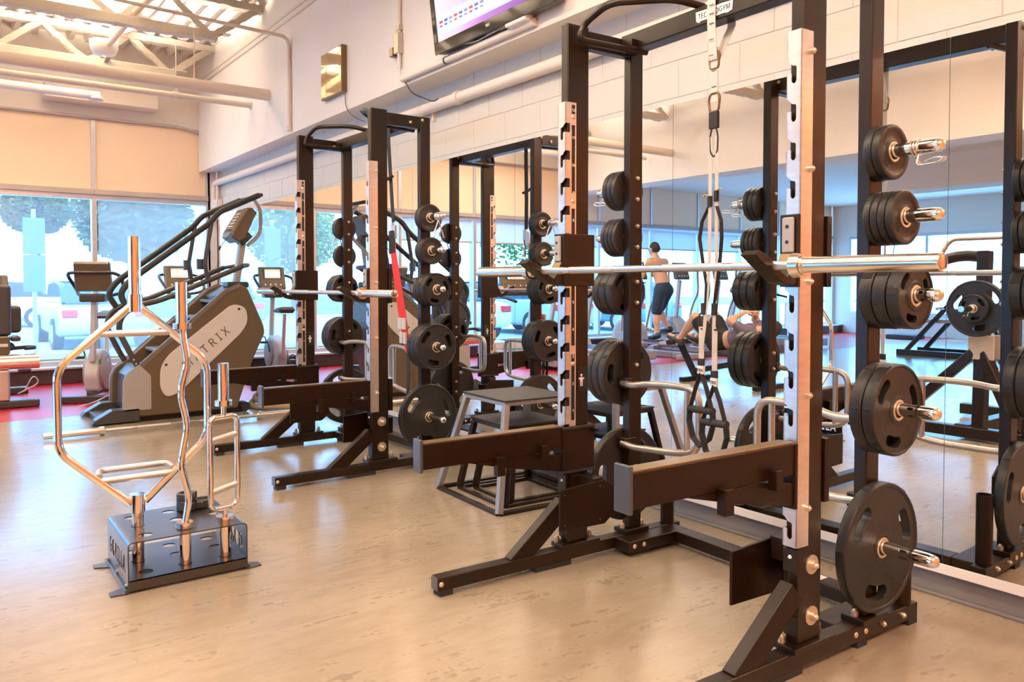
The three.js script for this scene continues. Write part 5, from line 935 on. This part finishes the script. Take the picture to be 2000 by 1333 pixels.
const field = (bones, k = 0.05, grow = 0) => (x, y, z) => { let d = 9; for (const [a, b, ra, rb] of bones) d = smin(d, capsule(x, y, z, a, b, ra + grow, (rb ?? ra) + grow), k); return d; };
const lerp3 = (a, b, t) => a.map((v, i) => v + (b[i] - v) * t);
function handBones(w, dir, palm, sgn) { // wrist, finger direction, palm normal
  const d = V(...dir).normalize(), n = V(...palm).normalize(), s = d.clone().cross(n).multiplyScalar(sgn), W = V(...w), B = [];
  const at = (a, b, c) => W.clone().addScaledVector(d, a).addScaledVector(s, b).addScaledVector(n, c).toArray();
  for (const o of [-0.026, 0, 0.026]) B.push([at(0.01, o * 0.6, 0), at(0.085, o, 0), 0.016, 0.014]);
  [[0.033, 0.072], [0.011, 0.082], [-0.011, 0.077], [-0.033, 0.060]].forEach(([o, l]) => { B.push([at(0.085, o, 0), at(0.085 + l * 0.42, o, 0.012), 0.0105, 0.0095]); B.push([at(0.085 + l * 0.42, o, 0.012), at(0.085 + l * 0.55, o, 0.045), 0.0095, 0.0088]); B.push([at(0.085 + l * 0.55, o, 0.045), at(0.085 + l * 0.25, o, 0.062), 0.0088, 0.008]); });
  B.push([at(0.03, 0.03, 0.005), at(0.065, 0.058, 0.022), 0.013, 0.011]); B.push([at(0.065, 0.058, 0.022), at(0.095, 0.045, 0.045), 0.011, 0.009]);
  return B;
}
function headMesh(c, face, up) { // head about 0.23 m high, face direction given
  const f = V(...face).normalize(), u = V(...up).normalize(), s = f.clone().cross(u).normalize(), C = V(...c);
  const at = (a, b, e) => C.clone().addScaledVector(f, a).addScaledVector(u, b).addScaledVector(s, e).toArray();
  const B = [[at(-0.012, 0.045, 0), at(-0.03, 0.03, 0), 0.082, 0.082], [at(0.03, -0.03, 0), at(0.035, -0.075, 0), 0.058, 0.036], [at(0.092, 0.0, 0), at(0.105, -0.03, 0), 0.009, 0.014], [at(0.075, 0.022, 0.03), at(0.075, 0.024, -0.03), 0.016, 0.016], [at(0.082, -0.062, 0.018), at(0.082, -0.062, -0.018), 0.010, 0.010], [at(-0.005, 0.01, 0.078), at(-0.01, -0.025, 0.076), 0.014, 0.009], [at(-0.005, 0.01, -0.078), at(-0.01, -0.025, -0.076), 0.014, 0.009], [at(-0.02, -0.06, 0), at(-0.02, -0.14, 0), 0.052, 0.054]];
  const eyes = [0.032, -0.032].map((e) => new THREE.SphereGeometry(0.0125, 10, 8).translate(...at(0.083, 0.005, e)));
  const hf = field([[at(-0.022, 0.058, 0), at(-0.045, 0.02, 0), 0.088, 0.082]], 0.03); const hair = (x, y, z) => { const q = V(x, y, z).sub(C); return Math.max(hf(x, y, z), q.dot(f) - 0.052 + 0.5 * (0.07 - q.dot(u)) * 0.6, -(q.dot(u)) - 0.045); };
  return { skin: surface(field(B, 0.022), c, 0.19, 64), hair: surface(hair, c, 0.17, 48), eyes };
}
function person(label, J, skin, face, up, hands, extras) {
  const g = thing('person', label, 'person', [J.hip[0], 0, J.hip[2]]);
  const off = (ge) => ge.translate(-J.hip[0], 0, -J.hip[2]);
  const L = (a, b, ra, rb) => [J[a], J[b], ra, rb];
  const bones = [[lerp3(J.hipL, J.hipR, 0.3), lerp3(J.hipL, J.hipR, 0.7), 0.115, 0.115], [J.hip, J.waist, 0.12, 0.115], [lerp3(J.waist, J.hip, 0.2), J.chest, 0.115, 0.135], [lerp3(J.chest, J.shL, 0.55), lerp3(J.chest, J.shR, 0.55), 0.115, 0.115], [J.chest, J.neck, 0.10, 0.058], [J.neck, J.head, 0.054, 0.052]];
  for (const s of ['L', 'R']) bones.push(L('hip' + s, 'knee' + s, 0.092, 0.058), L('knee' + s, 'ank' + s, 0.058, 0.036), [lerp3(J['knee' + s], J['ank' + s], 0.28), lerp3(J['knee' + s], J['ank' + s], 0.42), 0.058, 0.054], [J['ank' + s], J['toe' + s], 0.042, 0.036], L('sh' + s, 'elb' + s, 0.056, 0.041), L('elb' + s, 'wr' + s, 0.041, 0.027), [lerp3(J.chest, J['sh' + s], 0.6), J['sh' + s], 0.075, 0.062]);
  const all = Object.values(J), lo = [0, 1, 2].map((i) => Math.min(...all.map((p) => p[i])) - 0.16), hi = [0, 1, 2].map((i) => Math.max(...all.map((p) => p[i])) + 0.16);
  const c = lo.map((v, i) => (v + hi[i]) / 2), half = Math.max(...lo.map((v, i) => (hi[i] - v) / 2));
  const parts = [surface(field(bones, 0.045), c, half, 110)];
  const h = headMesh(J.head, face, up); parts.push(h.skin);
  for (const s of ['L', 'R']) parts.push(surface(field(handBones(J['wr' + s], hands[s].dir, hands[s].palm, s === 'L' ? 1 : -1), 0.012), lerp3(J['wr' + s], V(...J['wr' + s]).addScaledVector(V(...hands[s].dir).normalize(), 0.18).toArray(), 0.5), 0.15, 64));
  part(g, 'body', parts.map(off), skin);
  part(g, 'hair', off(h.hair), std([0.03, 0.02, 0.014], 0.7));
  part(g, 'eyes', h.eyes.map(off), M.ink);
  extras(g, off, c, half, bones);
  return g;
}
const skinA = std([0.60, 0.36, 0.24], 0.5), skinB = std([0.66, 0.38, 0.26], 0.5);
function shoe(g, off, a, t, mat, sole) { const d = V(...t).sub(V(...a)).normalize(); const heel = V(...a).addScaledVector(d, -0.04).toArray(), low = (p) => [p[0], p[1] - 0.012, p[2]]; const o = part(g, 'shoe', off(surface(field([[low(heel), low(t), 0.050, 0.042], [low(lerp3(a, t, 0.3)), a, 0.046, 0.046]], 0.03), lerp3(a, t, 0.5), 0.22, 44)), mat); return o; }
{ // on the elliptical, facing the windows
  const x = -9.6, z = 7.1, J = { hip: [x + 0.08, 1.20, z], waist: [x + 0.04, 1.32, z], chest: [x - 0.06, 1.56, z], neck: [x - 0.12, 1.74, z], head: [x - 0.16, 1.875, z],
    hipL: [x + 0.08, 1.16, z + 0.09], hipR: [x + 0.08, 1.16, z - 0.09], kneeL: [x - 0.16, 0.82, z + 0.13], kneeR: [x + 0.02, 0.75, z - 0.12], ankL: [x + 0.03, 0.48, z + 0.19], ankR: [x + 0.10, 0.38, z - 0.19], toeL: [x - 0.13, 0.455, z + 0.19], toeR: [x - 0.06, 0.345, z - 0.19],
    shL: [x - 0.08, 1.66, z + 0.19], shR: [x - 0.08, 1.66, z - 0.19], elbL: [x - 0.14, 1.38, z + 0.27], elbR: [x - 0.20, 1.40, z - 0.27], wrL: [x - 0.31, 1.44, z + 0.27], wrR: [x - 0.50, 1.46, z - 0.27] };
  person('bare backed person in dark blue shorts striding on an elliptical by the windows', J, skinA, [-1, -0.1, 0], [-0.1, 1, 0], { L: { dir: [-1, 0.2, 0], palm: [0, 0, -1] }, R: { dir: [-1, 0.2, 0], palm: [0, 0, 1] } }, (g, off, c, half) => {
    const B = [[lerp3(J.hipL, J.hipR, 0.3), lerp3(J.hipL, J.hipR, 0.7), 0.128, 0.128], [J.hip, J.waist, 0.13, 0.122], [J.hipL, lerp3(J.hipL, J.kneeL, 0.85), 0.112, 0.10], [J.hipR, lerp3(J.hipR, J.kneeR, 0.85), 0.112, 0.10]];
    const f = field(B, 0.04); part(g, 'shorts', off(surface((a, b, e) => Math.max(f(a, b, e), b - 1.325), [x, 1.05, z], 0.45, 64)), std([0.010, 0.035, 0.075], 0.7), 'dark blue shorts');
    for (const s of ['L', 'R']) shoe(g, off, J['ank' + s], J['toe' + s], M.plasticDark);
  });
}
{ // bench and the person reclining on it
  const bz = 4.9, b = thing('sit_up_bench', 'black padded sit up bench on the pale floor', 'bench', [-6.5, 0, bz]);
  part(b, 'pad', bar(V(-0.22, 0.36, 0), V(0.85, 0.50, 0), 0.30, 0.08, 0.03), M.cushion); part(b, 'leg', bar(V(-0.40, 0.03, 0), V(-0.70, 0.50, 0), 0.06, 0.08, 0.01), M.black); part(b, 'spine', bar(V(-0.45, 0.12, 0), V(0.78, 0.40, 0), 0.07, 0.07, 0.01), M.black);
  for (const a of [-0.42, 0.72]) part(b, 'floor_foot', bx(a - 0.04, a + 0.04, 0, 0.06, -0.28, 0.28, 0.01), M.black);
  part(b, 'rear_leg', bar(V(0.72, 0.04, 0), V(0.72, 0.42, 0), 0.06, 0.06, 0.01), M.black);
  part(b, 'foot_roller', cyl(V(-0.66, 0.50, -0.27), V(-0.66, 0.50, 0.27), 0.035), M.rubberSoft);
  const J = { hip: [-6.50, 0.53, bz], waist: [-6.33, 0.57, bz], chest: [-6.08, 0.64, bz], neck: [-5.90, 0.70, bz], head: [-5.77, 0.75, bz], hipL: [-6.52, 0.52, bz - 0.09], hipR: [-6.52, 0.52, bz + 0.09], kneeL: [-6.82, 0.84, bz - 0.13], kneeR: [-6.74, 0.85, bz + 0.17], ankL: [-7.10, 0.53, bz - 0.12], ankR: [-7.02, 0.54, bz + 0.14], toeL: [-7.27, 0.58, bz - 0.12], toeR: [-7.19, 0.59, bz + 0.14],
    shL: [-5.97, 0.68, bz - 0.19], shR: [-5.97, 0.68, bz + 0.19], elbL: [-6.17, 0.83, bz - 0.25], elbR: [-6.17, 0.83, bz + 0.25], wrL: [-6.06, 0.93, bz - 0.12], wrR: [-6.06, 0.93, bz + 0.12] };
  person('person in black shorts and purple grey shirt reclining on a bench with knees raised', J, skinB, [-0.35, 1, 0], [1, 0.35, 0], { L: { dir: [0.4, 0.2, 1], palm: [-0.3, -1, 0] }, R: { dir: [0.4, 0.2, -1], palm: [-0.3, -1, 0] } }, (g, off) => {
    const f = field([[lerp3(J.hipL, J.hipR, 0.3), lerp3(J.hipL, J.hipR, 0.7), 0.128, 0.128], [J.hip, J.waist, 0.13, 0.125], [J.hipL, lerp3(J.hipL, J.kneeL, 0.8), 0.112, 0.092], [J.hipR, lerp3(J.hipR, J.kneeR, 0.8), 0.112, 0.092]], 0.04);
    part(g, 'shorts', off(surface((a, b2, e) => Math.max(f(a, b2, e), a + 6.36), [-6.6, 0.65, bz], 0.42, 64)), std([0.015, 0.015, 0.017], 0.8), 'black shorts');
    const t = field([[J.waist, J.chest, 0.125, 0.147], [lerp3(J.chest, J.shL, 0.55), lerp3(J.chest, J.shR, 0.55), 0.126, 0.126], [lerp3(J.chest, J.shL, 0.6), J.shL, 0.086, 0.076], [lerp3(J.chest, J.shR, 0.6), J.shR, 0.086, 0.076], [J.shL, lerp3(J.shL, J.elbL, 0.55), 0.07, 0.062], [J.shR, lerp3(J.shR, J.elbR, 0.55), 0.07, 0.062]], 0.045);
    part(g, 'shirt', off(surface((a, b2, e) => Math.max(t(a, b2, e), -(a + 6.42)), [-6.1, 0.7, bz], 0.42, 64)), std([0.16, 0.12, 0.17], 0.85), 'purple grey shirt');
    for (const s of ['L', 'R']) { const o = shoe(g, off, J['ank' + s], J['toe' + s], M.plasticDark); part(o, 'sole', off(bar(V(...J['ank' + s]).add(V(-0.0, -0.055, 0)), V(...J['toe' + s]).add(V(-0.03, -0.045, 0)), 0.075, 0.018, 0.006)), M.white); }
  });
}
scene.traverse((o) => { if (o.isMesh) { o.castShadow = true; o.receiveShadow = true; } });
renderer.render(scene, camera);
